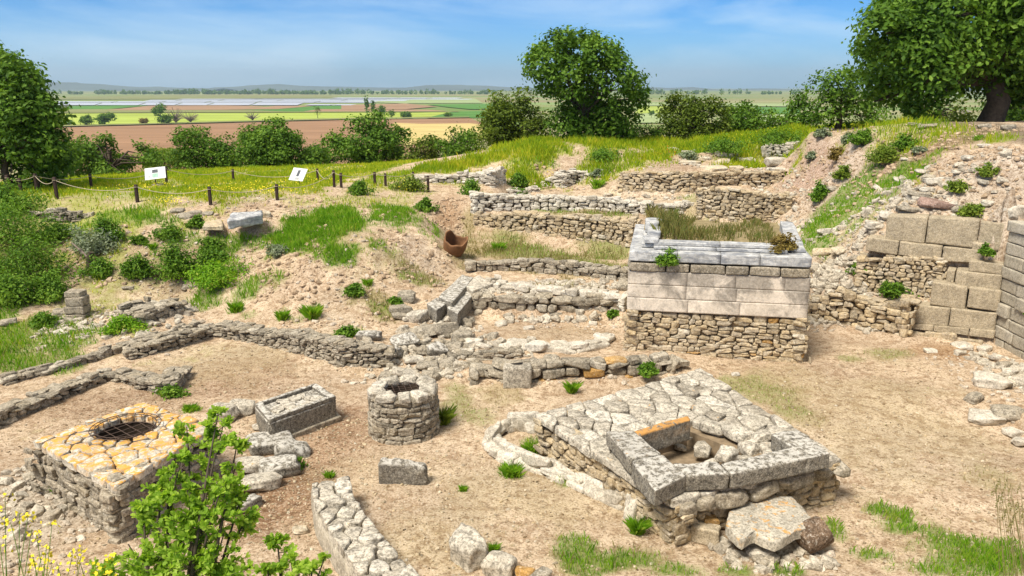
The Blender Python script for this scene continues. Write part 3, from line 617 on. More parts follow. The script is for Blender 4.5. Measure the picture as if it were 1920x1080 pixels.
cc = ramp(nt, N(nt, 'ShaderNodeSeparateColor', {0: vo.outputs['Color']}).outputs[0], [(0.05, (.14, .20, .06)), (.25, (.20, .24, .09)), (.45, (.25, .22, .12)), (.6, (.12, .20, .06)), (.8, (.28, .26, .14)), (.95, (.20, .27, .10))])
nt.links.new(cc, b.inputs['Base Color']); b.inputs['Roughness'].default_value = 1; b.inputs['Specular IOR Level'].default_value = 0
kind(mb.build('plain', m), 'structure')
M_PLOW = field_mat('ploughed_earth', (.27, .165, .10), .10, .03); M_BRIGHT = field_mat('bright_crop', (.31, .38, .08), .10, .03); M_GREENF = field_mat('green_crop', (.09, .20, .05), .1, .03)
M_STUB = field_mat('stubble', (.48, .38, .16), .12, .05); M_OLIVE = field_mat('olive_field', (.20, .21, .09), .1, .02); M_BROWNF = field_mat('brown_field', (.29, .19, .12), .1, .02); M_PALEG = field_mat('pale_crop', (.27, .33, .16), .08, .02)
m, nt, b, o = newmat('still_water'); b.inputs['Base Color'].default_value = (.40, .43, .48, 1); b.inputs['Roughness'].default_value = .55; b.inputs['Specular IOR Level'].default_value = .8; M_WATER = m
FIELDS = [('field', M_PLOW, .5, [(60,246),(110,240),(300,235),(470,230),(640,226),(880,222),(905,232),(900,250),(720,320),(400,330),(60,320)]),
 ('field', M_STUB, .8, [(738,232),(790,234),(880,233),(960,240),(900,262),(760,275),(735,246)]),
 ('field', M_BRIGHT, .6, [(40,243),(60,214),(300,213),(560,212),(650,211),(780,212),(850,211),(850,219),(640,224),(470,229),(300,234),(110,239)]),
 ('field', M_GREENF, .6, [(850,210),(960,208),(960,222),(880,222),(800,222)]),
 ('field', M_OLIVE, .7, [(60,213),(70,206),(300,204),(430,205),(640,205),(700,211),(400,212.5)]),
 ('field', M_BROWNF, .8, [(200,208),(280,199),(420,198.5),(500,200),(430,207)]),
 ('field', M_GREENF, .7, [(60,206),(90,200),(230,198.5),(280,199),(200,205.5)]),
 ('field', M_GREENF, .7, [(430,206),(500,200),(620,199),(640,199),(640,211),(560,211)]),
 ('field', M_BROWNF, .9, [(425,207),(520,199.5),(590,199.5),(520,206)]),
 ('field', M_BROWNF, .9, [(640,206),(640,198),(760,195),(820,201),(760,206)]),
 ('field', M_GREENF, .9, [(800,197),(890,196),(960,196),(960,206),(880,206),(840,202)]),
 ('field', M_BROWNF, 1.0, [(560,212),(600,206),(690,206.5),(800,207),(840,210),(700,211)]),
 ('field', M_OLIVE, .8, [(90,187),(95,182),(300,179),(620,179),(640,184),(400,186)]),
 ('field', M_PALEG, .8, [(640,191),(760,186),(890,185),(905,194),(760,195)]),
 ('field', M_OLIVE, 1.1, [(60,214.2),(300,213),(560,212.3),(860,211.4),(860,210.4),(560,211),(300,211.6),(60,212.6)]), ('field', M_OLIVE, 1.1, [(100,240.5),(300,235.5),(470,230.6),(640,226.4),(880,222.6),(880,221),(640,224),(470,228.4),(300,233.4),(100,238)]),
 ('field', M_PALEG, .6, [(1190,232),(1200,214),(1260,213),(1260,232)]), ('field', M_BRIGHT, .6, [(1190,214),(1200,200),(1300,201),(1300,213)]), ('field', M_PALEG, .7, [(1200,199),(1200,194),(1500,195),(1500,201)]), ('field', M_GREENF, .7, [(1400,215),(1420,202),(1500,203),(1500,215)]), ('field', M_PALEG, .6, [(1380,232),(1400,216),(1500,216),(1520,232)])]
for fi, (nm, mt, dz, poly) in enumerate(FIELDS):
    dz += fi * .02; mb = MB(); mb.add([pl(u, v, dz) for u, v in poly], [list(range(len(poly)))[::-1]], smooth=False); kind(mb.build(nm, mt), 'structure')
PADS = []
for v0, v1, cuts in ((194, 198.2, (90,180,262,330,390,470,560)), (190.8, 193.4, (95,210,300,385,480,590,700)), (188.0, 190.2, (270,330,410,520,640,760)), (186.0, 187.4, (330,480,620,720,800,880)), (183.6,185.2,(620,680,740,800,860)), (196.5,198.5,(570,620,660))):
    for i in range(len(cuts) - 1):
        sk = 10
        PADS.append([(cuts[i] + 3 + sk, v0), (cuts[i + 1] + sk - 1, v0 + .15), (cuts[i + 1] - 3, v1 + .1), (cuts[i], v1)])
for poly in PADS:
    mb = MB(); mb.add([pl(u, v, 1.2) for u, v in poly], [[3, 2, 1, 0]], smooth=False); kind(mb.build('water', M_WATER), 'structure')
# distant hills: real ridges with depth
M_HILL = field_mat('far_hill', (.10, .13, .12), .15, .004)
def hills(y0, prof, wd, seed):
    us = np.linspace(prof[0][0], prof[-1][0], 160); top = np.interp(us, [p[0] for p in prof], [p[1] for p in prof]); top = top + fbm(us * .02, us * 0 + seed, 4, seed) * 2.0
    x = np.array([PY(u, 170, y0)[0] for u in us]); zt = np.array([PY(u, t_, y0)[2] for u, t_ in zip(us, top)])
    ks = np.linspace(-1, 1, 13); mb = MB(); V = []
    for k in ks:
        prf = (1 - abs(k)) ** .8; V.append(np.stack([x + fbm(us * .03, us * 0 + k * 3, 3, seed + 5) * 60, np.full_like(x, y0 + k * wd), PLAIN_Z - 4 + (zt - PLAIN_Z + 4) * prf], 1))
    n = len(us); ii = (np.arange(12)[:, None] * n + np.arange(n - 1)[None]).ravel()
    mb.add(np.concatenate(V), np.stack([ii, ii + 1, ii + n + 1, ii + n], 1)); kind(mb.build('hills', M_HILL), 'structure')
hills(7500, [(-100,168),(60,158),(95,154),(140,154),(200,159),(260,162),(330,165),(420,166)], 500, 3)
hills(8500, [(380,166),(460,161),(520,158),(560,160),(640,163),(700,164),(760,164),(800,159),(840,158),(920,160),(960,163),(1060,166)], 600, 8)
hills(9500, [(1100,168),(1180,165),(1240,163),(1300,164),(1360,168),(1440,166),(1500,168),(1600,166),(1750,164),(1950,166)], 600, 12)
# ================================================================== MASONRY
def ground_at(x, y): return float(terr(x, y))
def face_run(S, at, L_, hfun, sw, sh, depth, jit=.03, zb_extra=-.12, square=False, mat=0, alt=(0, 0)):
    """courses of stones along a run: at(s) -> (xyz foot, tangent, normal); hfun(s) -> wall height"""
    hmax = max(hfun(s) for s in np.linspace(0, L_, 24)); z = zb_extra
    while z < hmax:
        h = sh * rng.uniform(.72, 1.3); s = -rng.uniform(0, sw * .5)
        while s < L_:
            wd = sw * rng.uniform(.55, 1.65); sm = s + wd / 2; sc_ = min(max(sm, 0), L_)
            hh = hfun(sc_)
            if z + h * .55 < hh + sh * rng.uniform(-.15, .3):
                p, t, n = at(sc_); dp = depth * rng.uniform(.8, 1.15)
                two = (not square) and rng.random() < .10
                splits = [(z, h)] if not ((not square) and rng.random() < .16 and h > sh * .9) else [(z, h * .5), (z + h * .5, h * .5)]
                for (z0, hz) in splits:
                    hz2 = hz * (1.5 if two else 1)
                    ov = 1.0 if square else 1.02
                    half = np.array([min(wd, 2 * (L_ + .1 - sm) if sm + wd / 2 > L_ + .1 else wd) / 2 * ov, dp / 2, hz2 / 2 * ov]); half = np.maximum(half, .03)
                    a_ = rng.normal(0, .02 if square else .10); t2 = np.array([*t, 0]); n2 = np.array([*n, 0]); up = np.array([0, 0, 1.])
                    ex = t2 * math.cos(a_) + up * math.sin(a_); ez = up * math.cos(a_) - t2 * math.sin(a_)
                    c = np.array([p[0], p[1], p[2] + z0 + hz2 / 2]) - n2 * (dp / 2 + rng.uniform(-jit, jit))
                    c[:2] += t * (sm - sc_)
                    S.add(c, half, rot_from(ex, n2, ez), alt[1] if rng.random() < alt[0] else mat)
            s += wd
        z += h * .93
def cap_run(S, at, L_, hfun, thick, sw, sh, flat=.6, mat=0, rise=.0):
    rows_ = max(1, int(round(thick / (sw * .9)))); rw = thick / rows_
    for r_ in range(rows_):
        s = -rng.uniform(0, sw * .3)
        while s < L_:
            wd = sw * rng.uniform(.7, 1.7); sm = min(max(s + wd / 2, 0), L_); p, t, n = at(sm); hz = sh * rng.uniform(.7, 1.3)
            yaw = rng.normal(0, .12); c_, s_ = math.cos(yaw), math.sin(yaw); t2 = np.array([t[0] * c_ - t[1] * s_, t[0] * s_ + t[1] * c_, rng.normal(0, .07)]); t2 = unit(t2); up = unit(np.array([rng.normal(0, .07), rng.normal(0, .07), 1])); n2 = unit(np.cross(up, t2)); up = np.cross(t2, n2)
            c = np.array([p[0], p[1], p[2] + hfun(sm) - hz * .5 + rng.uniform(-.04, .03) + rise]) - np.array([*n, 0]) * (rw * (r_ + .5) + rng.normal(0, .03))
            S.add(c, (wd / 2 * 1.06, rw / 2 * rng.uniform(.95, 1.15), hz / 2), rot_from(t2, n2, up), mat); s += wd
def core(mb, at, L_, hfun, thick, inset=.10, mat=1, top=.12, n=None):
    n = n or max(2, int(L_ / .35)); V = []
    for s in np.linspace(0, L_, n):
        p, t, nn = at(s); a_ = p[:2] - nn * inset; b_ = p[:2] - nn * (thick - inset * .6); h = hfun(s) - top
        V += [(a_[0], a_[1], p[2] - .3), (a_[0], a_[1], p[2] + h), (b_[0], b_[1], p[2] + h), (b_[0], b_[1], p[2] - .3)]
    Fa = []
    for i in range(n - 1):
        for j in range(4): k = (j + 1) % 4; Fa.append([i * 4 + j, i * 4 + k, i * 4 + 4 + k, i * 4 + 4 + j])
    Fa += [[3, 2, 1, 0]]; e_ = (n - 1) * 4; Fa += [[e_, e_ + 1, e_ + 2, e_ + 3]]
    mb.add(V, Fa, mat, smooth=False)
def rubble_wall(key, name, label, sw=.30, sh=.16, mat=None, back=False, ends=True, capw=None, square=False, rag=.06, T=None, fill=None, cat='wall', capflat=None, jit=.045, cin=.10, ctop=.12, alt=0.0):
    d = WALLS[key]; L_ = d['s'][-1]; th = d['t']; sd = int(rng.integers(1e5))
    def at(s):
        p, zt, t, n = wall_at(d, s); return p[0], t[0], n[0]
    def hf(s):
        p, zt, t, n = wall_at(d, s); return float(zt[0] - p[0, 2]) + rag * float(fbm(np.array([s * 1.3]), np.array([sd * .37]), 3, sd % 91)[0]) * 2
    if not square and T is None: sw *= .82; sh *= .86
    S = Stones(*(T or (None, None)))
    face_run(S, at, L_, hf, sw, sh, min(.34, th * .7), square=square, jit=jit, alt=(alt, 2))
    if back or not d['retain']:
        def atb(s):
            p, t, n = at(s); return np.array([*(p[:2] - n * th), p[2]]), t, -n
        face_run(S, atb, L_, hf, sw, sh, min(.3, th * .5))
    if ends:
        for s0, sg in ((0.0, -1), (L_, 1)):
            p0, t0, n0 = at(s0)
            def ate(s, p0=p0, t0=t0, n0=n0, sg=sg): return np.array([*(p0[:2] - n0 * s), p0[2]]), -n0, t0 * sg
            face_run(S, ate, th, lambda s, s0=s0: hf(s0), sw * .9, sh, .25)
    cap_run(S, at, L_, hf, th, capw or sw * 1.1, sh * .8 if capflat is None else capflat)
    mb = MB(); S.into(mb); core(mb, at, L_, hf, th, inset=cin, top=ctop)
    o = mb.build(name, [mat or M_GREY, fill or M_FILL, M_RUST]); tag(o, label, cat); return o
rubble_wall('upper_terrace', 'rubble_wall', 'rough pale rubble wall running along the ledge just above the tallest terrace wall', sw=.34, sh=.19, mat=M_PALE)
rubble_wall('tall_terrace', 'rubble_wall', 'tall warm tan rubble retaining wall facing the grassy strip left of the marble topped platform', sw=.30, sh=.16, mat=M_WARM)
rubble_wall('low_terrace', 'rubble_wall', 'low grey rounded rubble wall between the grassy strip and the stepped rows of blocks', sw=.36, sh=.20, mat=M_GREY)
rubble_wall('block_row', 'stepped_wall', 'upper row of broad pale flat topped blocks in the stepped terrace', sw=.62, sh=.24, mat=M_PALE, square=True, T=(TB, QB), capw=.42, fill=M_FILLP)
rubble_wall('step_wall', 'stepped_wall', 'middle stepped wall of squared weathered blocks in two courses above the sandy terrace', sw=.46, sh=.26, mat=M_GREY, square=True, T=(TB, QB), capw=.42)
rubble_wall('bench_row', 'stepped_wall', 'curved low row of large pale blocks along the front of the sandy terrace', sw=.75, sh=.32, mat=M_PALE, square=True, T=(TB, QB), capw=.45, fill=M_FILLP)
rubble_wall('front_row', 'block_wall', 'lowest front wall of mixed grey and rusty blocks behind the round well', sw=.42, sh=.25, mat=M_GREY, alt=.12, square=True, T=(TB, QB), capw=.45)
rubble_wall('long_curved', 'rubble_wall', 'long curving dry stone wall of flat grey stones bordering the sunken yard on the left', sw=.26, sh=.115, mat=M_GREY, back=False)
rubble_wall('thin_kerb', 'stone_kerb', 'thin kerb of single flat stones running beside the green pit at the left', sw=.34, sh=.12, mat=M_GREY, ends=False)
rubble_wall('corner_low', 'rubble_wall', 'low angular dry stone wall zigzagging past the orange topped square well', sw=.30, sh=.12, mat=M_GREY)
rubble_wall('left_bank', 'rubble_wall', 'short dark rubble wall set into the bank below the fence at far left', sw=.26, sh=.15, mat=M_GREY)
rubble_wall('pit_ruin', 'rubble_wall', 'ruined heap of a wall in the middle of the pit under the shrubs', sw=.34, sh=.13, mat=M_GREY, rag=.12)
rubble_wall('meadow_edge', 'rubble_wall', 'rough pale wall end at the meadow edge right of the last fence post', sw=.42, sh=.2, mat=M_PALE)
rubble_wall('short_pier', 'rubble_wall', 'short pale pier of rubble standing beside the earth scarp behind the terraces', sw=.36, sh=.15, mat=M_PALE)
rubble_wall('low_pier', 'rubble_wall', 'small low pier of thin layered stones just above the upper terrace wall', sw=.36, sh=.11, mat=M_PALE)
rubble_wall('back_wall', 'rubble_wall', 'long warm rubble wall farthest back below the heap of fallen blocks', sw=.36, sh=.17, mat=M_WARM)
rubble_wall('mid_wall', 'rubble_wall', 'broad rubble wall directly behind the marble topped platform with tan stones', sw=.32, sh=.16, mat=M_WARM)
rubble_wall('mid_low', 'rubble_wall', 'short stub of wall above the weeds behind the platform', sw=.42, sh=.2, mat=M_PALE)
rubble_wall('high_wall', 'rubble_wall', 'small neat rubble wall below the tall yellow grass beside the steep earth bank', sw=.32, sh=.16, mat=M_PALE)
rubble_wall('curb', 'stone_curb', 'low curved curb of dressed blocks bending round in front of the paved stone platform', sw=.55, sh=.3, mat=M_PALE, square=True, T=(TB, QB), ends=True, capw=.36, rag=.015, jit=.01)
rubble_wall('scree_low', 'rubble_wall', 'collapsed lower rubble facing between marble topped platform and squared ashlar wall', sw=.36, sh=.2, mat=M_WARM, rag=.32, jit=.09)
rubble_wall('scree_high', 'rubble_wall', 'upper rubble core exposed under the row of big ashlar blocks', sw=.26, sh=.16, mat=M_WARM, rag=.05)

rubble_wall('ledge_low', 'stone_kerb', 'short curving ledge of thin stones below the sandy terrace', sw=.4, sh=.12, mat=M_GREY)
# ------------------------------------------------------------------ convex polygon paving
def clip_poly(poly, p, n):
    out = []
    for i in range(len(poly)):
        a_, b_ = poly[i], poly[(i + 1) % len(poly)]; da, db = (a_ - p) @ n, (b_ - p) @ n
        if da <= 0: out.append(a_)
        if da * db < 0: out.append(a_ + (b_ - a_) * (da / (da - db)))
    return out
def voronoi(poly, seeds):
    cells = []
    for i, s in enumerate(seeds):
        c = [np.array(q, float) for q in poly]
        for j, q in enumerate(seeds):
            if i == j: continue
            m_ = (s + q) / 2
            if np.hypot(*(s - q)) > 3: continue
            c = clip_poly(c, m_, q - s)
            if len(c) < 3: break
        if len(c) >= 3: cells.append(np.array(c))
    return cells
def slab_cell(mb, cell, ztop, thick, gap=.018, tilt=.03, bev=.03, mat=0):
    """one flagstone: an irregular polygon with worn edge and slightly uneven top"""
    c = cell.mean(0); a_ = cell - c; rr = np.linalg.norm(a_, axis=1)
    if rr.max() < .05: return
    # subdivide the outline and roughen it
    pts = []
    for i in range(len(cell)):
        p, q = a_[i], a_[(i + 1) % len(a_)]; n = max(1, int(np.linalg.norm(q - p) / .1))
        for k in range(n): pts.append(p + (q - p) * k / n)
    a_ = np.array(pts)
    # round corners a little
    a_ = a_ * .74 + np.roll(a_, 1, 0) * .13 + np.roll(a_, -1, 0) * .13
    rr = np.linalg.norm(a_, axis=1); n = len(a_); sd = int(rng.integers(1e6))
    tx, ty = rng.normal(0, tilt, 2)
    rings = []
    for (f, dz) in ((1.0, -thick), (1.0, -bev * 1.2), (.985, -bev * .45), (.93, -bev * .05), (.6, 0), (.25, 0.0)):
        q = a_ * np.maximum(0, (f - gap / np.maximum(rr, .05)))[:, None] + (rng.normal(0, .006, a_.shape) if f > .9 else 0)
        z = ztop + dz + (q[:, 0] * tx + q[:, 1] * ty) + .012 * sn3(np.column_stack([q, q[:, 0] * 0]), 7, sd)
        rings.append(np.column_stack([q + c, z]))
    V = np.concatenate(rings + [np.array([[c[0], c[1], ztop]])]); Fa = []
    for r_ in range(len(rings) - 1):
        for i in range(n): j = (i + 1) % n; Fa.append([r_ * n + i, r_ * n + j, r_ * n + n + j, r_ * n + n + i])
    area = 0.5 * np.sum(cell[:, 0] * np.roll(cell[:, 1], -1) - np.roll(cell[:, 0], -1) * cell[:, 1])
    Fa = np.array(Fa); Ft = np.array([[(len(rings) - 1) * n + i, (len(rings) - 1) * n + (i + 1) % n, len(V) - 1] for i in range(n)])
    if area < 0: Fa, Ft = Fa[:, ::-1], Ft[:, ::-1]
    k = mb.c; mb.add(V, Fa, mat); mb.l.append((Ft + k).ravel()); mb.n.append(np.full(len(Ft), 3, np.int64)); mb.m.append(np.full(len(Ft), mat, np.int64)); mb.sm.append(np.full(len(Ft), True))
def seeds_in(poly, dist, tries=4000, avoid=None):
    poly = np.array(poly); lo, hi = poly.min(0), poly.max(0); S = []
    ar = 0.5 * np.sum(poly[:, 0] * np.roll(poly[:, 1], -1) - np.roll(poly[:, 0], -1) * poly[:, 1]); sg = np.sign(ar)
    for _ in range(tries):
        p = rng.uniform(lo, hi); ok = True
        for i in range(len(poly)):
            e_ = poly[(i + 1) % len(poly)] - poly[i]
            if sg * (e_[0] * (p - poly[i])[1] - e_[1] * (p - poly[i])[0]) < 0: ok = False; break
        if ok and (avoid is None or not avoid(p)) and all(np.hypot(*(p - q)) > dist * rng.uniform(.75, 1.3) for q in S): S.append(p)
    return S
def seg_run(p0, p1, zb, nsgn_to=CAMXY):
    p0 = np.asarray(p0, float)[:2]; p1 = np.asarray(p1, float)[:2]; t = unit(p1 - p0); n = np.array([t[1], -t[0]])
    if n @ (np.asarray(nsgn_to) - (p0 + p1) / 2) < 0: n = -n
    L_ = np.linalg.norm(p1 - p0)
    zbf = (lambda s: zb) if not callable(zb) else zb
    return (lambda s: (np.array([*(p0 + t * s), zbf(s)]), t, n)), L_

# ================================================================== CURVED FOREGROUND WALL: rendered outer face, flat broken capping
d = WALLS['apse']; p0 = d['P'][1]; apse = thing('curved_wall', 'curved foreground wall with broken lichen spotted capping stones at bottom centre', 'wall', p0)
M_PLAST = stone_mat('old_render', [(.34, .30, .23), (.40, .355, .275), (.37, .325, .25)], dirt=.4, pits=.4, grain=.9, bump=.5)
mb = MB(); n = 40; ss = np.linspace(0, d['s'][-1], n); P_, zt_, t_, n_v = wall_at(d, ss); V = []
zt_ = zt_ + .025 * fbm(ss * 2, ss * 0, 3, 7)
for i in range(n):
    for (o_, z) in ((.05, P_[i, 2] - .2), (.03, (P_[i, 2] + zt_[i]) / 2), (0, zt_[i] - .10), (-d['t'], zt_[i] - .10), (-d['t'] - .03, P_[i, 2] - .2)):
        q_ = P_[i, :2] + n_v[i] * (o_ + .025 * float(fbm(np.array([ss[i] * 4]), np.array([z * 4]), 3, 8)[0])); V.append((*q_, z))
mb.add(V, [[i * 5 + j, i * 5 + j + 1, i * 5 + 6 + j, i * 5 + 5 + j] for i in range(n - 1) for j in range(4)] if d['sgn'] < 0 else [[i * 5 + 5 + j, i * 5 + 6 + j, i * 5 + j + 1, i * 5 + j] for i in range(n - 1) for j in range(4)]); mb.add(V[:5], [[0, 1, 2, 3], [0, 3, 4, 4][:4]] if False else [[0, 1, 2, 3]], smooth=False); mb.build('masonry', M_PLAST, apse)
mb = MB(); L_ = d['s'][-1]; cuts = np.arange(0, L_ + .01, L_ / max(2, round(L_ / .9)))
for s0, s1 in zip(cuts[:-1], cuts[1:]):
    (pa, za, ta, na), (pb, zb_, tb, nb) = wall_at(d, s0), wall_at(d, s1); quad_ = [pa[0, :2] + na[0] * .03, pb[0, :2] + nb[0] * .03, pb[0, :2] - nb[0] * (d['t'] + .02), pa[0, :2] - na[0] * (d['t'] + .02)]
    for c_ in voronoi(quad_, seeds_in(quad_, .27, 900)):
        if rng.random() < .03: continue
        zc = float(np.interp(np.linalg.norm(c_.mean(0) - pa[0, :2]), [0, s1 - s0], [za[0], zb_[0]])); slab_cell(mb, c_, zc + rng.uniform(-.03, .03), .16, gap=.012, tilt=.05, bev=.025)
mb.build('capping', M_LICH_S, apse)

# ================================================================== TEMPLE PLATFORM with the marble top
ctr = tpl(TPL_W / 2, TPL_D / 2)
temple = thing('stone_platform', 'tall stone platform with white marble steps on top and rubble footing', 'ruin', (ctr[0], ctr[1], .05))
zt1 = ZV(*TPL_FL[:2], 581) ; zt2 = ZV(*TPL_FL[:2], 507); zt3 = ZV(*TPL_FL[:2], 489); zt4 = ZV(*TPL_FL[:2], 466)
away = lambda p: p
S = Stones(); mb = MB()
FL_, FR_, BR_, BL_ = tpl(0, 0), tpl(TPL_W, 0), tpl(TPL_W, TPL_D), tpl(0, TPL_D)
for a_, b_, to in ((FL_, FR_, ctr + (FL_ - BL_) * 3), (FL_, BL_, ctr - (FR_ - FL_) * 3), (FR_, BR_, ctr + (FR_ - FL_) * 3)):
    at, L_ = seg_run(a_, b_, 0.0, to); face_run(S, at, L_, lambda s: zt1 - .03, .27, .145, .3, jit=.015, alt=(.03, 2))
S.into(mb)
q = [tpl(.14, .14), tpl(TPL_W - .14, .14), tpl(TPL_W - .14, TPL_D), tpl(.14, TPL_D)]
def prism(mb, q, z0, z1, mat=0):
    q = np.array(q)[:, :2]; V = [(*p, z0) for p in q] + [(*p, z1) for p in q]
    mb.add(V, [[3, 2, 1, 0], [4, 5, 6, 7], [0, 1, 5, 4], [1, 2, 6, 5], [2, 3, 7, 6], [3, 0, 4, 7]], mat, smooth=False)
prism(mb, q, -.2, zt1 - .06, 1)
mb.build('rubble_base', [M_WARM, M_FILLP, M_RUST], temple)
# smooth ashlar facing
M_FACE = stone_mat('weathered_facing', [(.58, .50, .40), (.60, .525, .43), (.62, .545, .45), (.59, .505, .40)], dirt=.16, pits=.25, grain=.8, bump=.25)
nt = M_FACE.node_tree; bs = nt.nodes['Principled BSDF']; src = bs.inputs['Base Color'].links[0].from_socket
tcn = N(nt, 'ShaderNodeTexCoord'); mpn = N(nt, 'ShaderNodeMapping', {'Vector': tcn.outputs['Object'], 'Scale': (1.0, 1.0, 1.0)})
st = noise(nt, mpn.outputs[0], 1.5, 8, .7, .6); zz = N(nt, 'ShaderNodeSeparateXYZ', {0: tcn.outputs['Object']}).outputs[2]
hz = N(nt, 'ShaderNodeMapRange', {0: zz, 1: zt1 + .15, 2: zt2}).outputs[0]
f_ = math_(nt, 'MULTIPLY', ramp(nt, math_(nt, 'ADD', st, math_(nt, 'MULTIPLY', hz, .14)), [(.50, 0.0), (.62, 1.0)]), math_(nt, 'ADD', math_(nt, 'MULTIPLY', noise(nt, tcn.outputs['Object'], 14, 6, .75), 1.1), .05), True)
nt.links.new(mixc(nt, f_, src, (.13, .115, .095)), bs.inputs['Base Color'])
def course(mb, a_, b_, inward, z0, z1, widths, depth, gap=.0015, mat=0, r=.003, noise_=.002, out_=0.0):
    t = unit(b_ - a_); L_ = np.linalg.norm(b_ - a_); s = 0
    while s < L_ - .02:
        w_ = min(rng.uniform(*widths), L_ - s)
        if L_ - s - w_ < widths[0] * .5: w_ = L_ - s
        p0 = a_ + t * (s + gap / 2) - inward * (out_ + rng.uniform(0, .006)); p1 = a_ + t * (s + w_ - gap / 2) - inward * (out_ + rng.uniform(0, .006))
        qblock(mb, [p0, p1, p1 + inward * depth, p0 + inward * depth], z0 + .002, z1 - gap, r, noise_, mat=mat, n=7); s += w_
mb = MB(); nz_c = 3; hs = np.linspace(zt1, zt2, nz_c + 1)
for i in range(nz_c):
    course(mb, FL_, FR_, tey, hs[i], hs[i + 1], (1.1, 1.9), .3, out_=.02); course(mb, FL_ + tey * .3, BL_, tex, hs[i], hs[i + 1], (.8, 1.2), .3, out_=.02); course(mb, FR_ + tey * .3, BR_, -tex, hs[i], hs[i + 1], (.8, 1.2), .3, out_=.02)
mb.build('ashlar_facing', M_FACE, temple)
mb = MB(); course(mb, FL_, FR_, tey, zt2 + .002, zt3, (.5, 1.0), .4, gap=.035, r=.03, noise_=.014, out_=.05)
course(mb, FL_ + tey * .4, BL_, tex, zt2 + .002, zt3, (.5, 1.0), .4, gap=.03, r=.03, noise_=.014, out_=.03); course(mb, FR_ + tey * .4, BR_, -tex, zt2, zt3, (.5, 1.0), .4, gap=.03, r=.03, noise_=.014, out_=.05)
mb.build('coping_course', M_GREY, temple)
M_MARB = stone_mat('veined_marble', [(.40, .40, .39), (.48, .48, .47), (.44, .43, .415)], dirt=.45, pits=.12, grain=.7, bump=.15)
nt = M_MARB.node_tree; bs = nt.nodes['Principled BSDF']; src = bs.inputs['Base Color'].links[0].from_socket
tcn = N(nt, 'ShaderNodeTexCoord'); mpn = N(nt, 'ShaderNodeMapping', {'Vector': tcn.outputs['Object'], 'Scale': (.8, .8, 3.5), 'Rotation': (.1, .12, 0)})
st = noise(nt, mpn.outputs[0], 2.6, 8, .65, 1.6); nt.links.new(mixc(nt, ramp(nt, st, [(.46, 0.0), (.56, .55), (.62, .9)]), src, (.19, .20, .22)), bs.inputs['Base Color']); bs.inputs['Roughness'].default_value = .6
zm1, zm2 = zt3 + .27, zt3 + .52
mb = MB(); course(mb, FL_, FR_, tey, zt3, zm1, (.95, 1.35), .62, gap=.008, r=.012, noise_=.004)
course(mb, FL_ + tey * .62, BL_, tex, zt3, zm1, (1.2, 1.6), .62, gap=.012, r=.012, noise_=.004); course(mb, FR_ + tey * .62, FR_ + tey * 3.3, -tex, zt3, zm1, (2.6, 2.8), .5, gap=.01, r=.015, noise_=.006)
mb.build('marble_step', M_MARB, temple)
mb = MB(); a_, b_ = tpl(.62, .34), tpl(TPL_W - .55, .34)
course(mb, a_, b_, tey, zm1 + .002, zm1 + .09, (1.6, 1.8), .5, gap=.008, r=.01, noise_=.003)
course(mb, tpl(.62, .44), tpl(TPL_W - .75, .44), tey, zm1 + .09, zm2 - .06, (1.6, 2.0), .42, gap=.01, r=.012, noise_=.004)
course(mb, tpl(.30, .5), tpl(.30, 3.9), tex, zm1 + .002, zm1 + .12, (1.1, 1.5), .42, gap=.012, r=.015, noise_=.006)
for y0, y1, dx, hz_ in ((.42, 1.2, .0, .12), (1.22, 2.1, .05, .2), (2.12, 3.0, -.02, .3), (3.02, 3.8, .05, .16)):
    qblock(mb, [tpl(.36 + dx, y0), tpl(.74 + dx, y0), tpl(.74 + dx, y1), tpl(.36 + dx, y1)], zm1 + .12, zm1 + .12 + hz_, .03, .012)
mb.build('marble_kerb', M_MARB, temple)
mb = MB(); qblock(mb, [tpl(TPL_W - .50, .62), tpl(TPL_W - .06, .62), tpl(TPL_W - .06, 3.1), tpl(TPL_W - .42, 3.1)], zm1 + .003, [zm1 + .05, zm1 + .05, zm1 + .42, zm1 + .42], .02, .01)
mb.build('marble_slab', M_MARB, temple)
mb = MB(); nn = 26; us_, vs_ = np.meshgrid(np.linspace(.3, TPL_W - .3, nn), np.linspace(.6, TPL_D, nn)); xy = TPL_FL[:2] + us_[..., None] * tex + vs_[..., None] * tey
zf = zm1 + .02 + .10 * sstep(.6, 2.5, vs_) + .10 * fbm(us_ * 2, vs_ * 2, 4, 5); ii = (np.arange(nn - 1)[:, None] * nn + np.arange(nn - 1)[None]).ravel()
mb.add(np.concatenate([xy, zf[..., None]], 2).reshape(-1, 3), np.stack([ii, ii + 1, ii + nn + 1, ii + nn], 1)); prism(mb, [tpl(.25, .25), tpl(TPL_W - .25, .25), tpl(TPL_W - .25, TPL_D - .05), tpl(.25, TPL_D - .05)], zt1 - .1, zt3 + .02)
mb.build('soil_fill', flat_mat('weedy_soil', (.24, .19, .10), .95, .35, 6), temple)
TPL_TOP = zm1 + .1

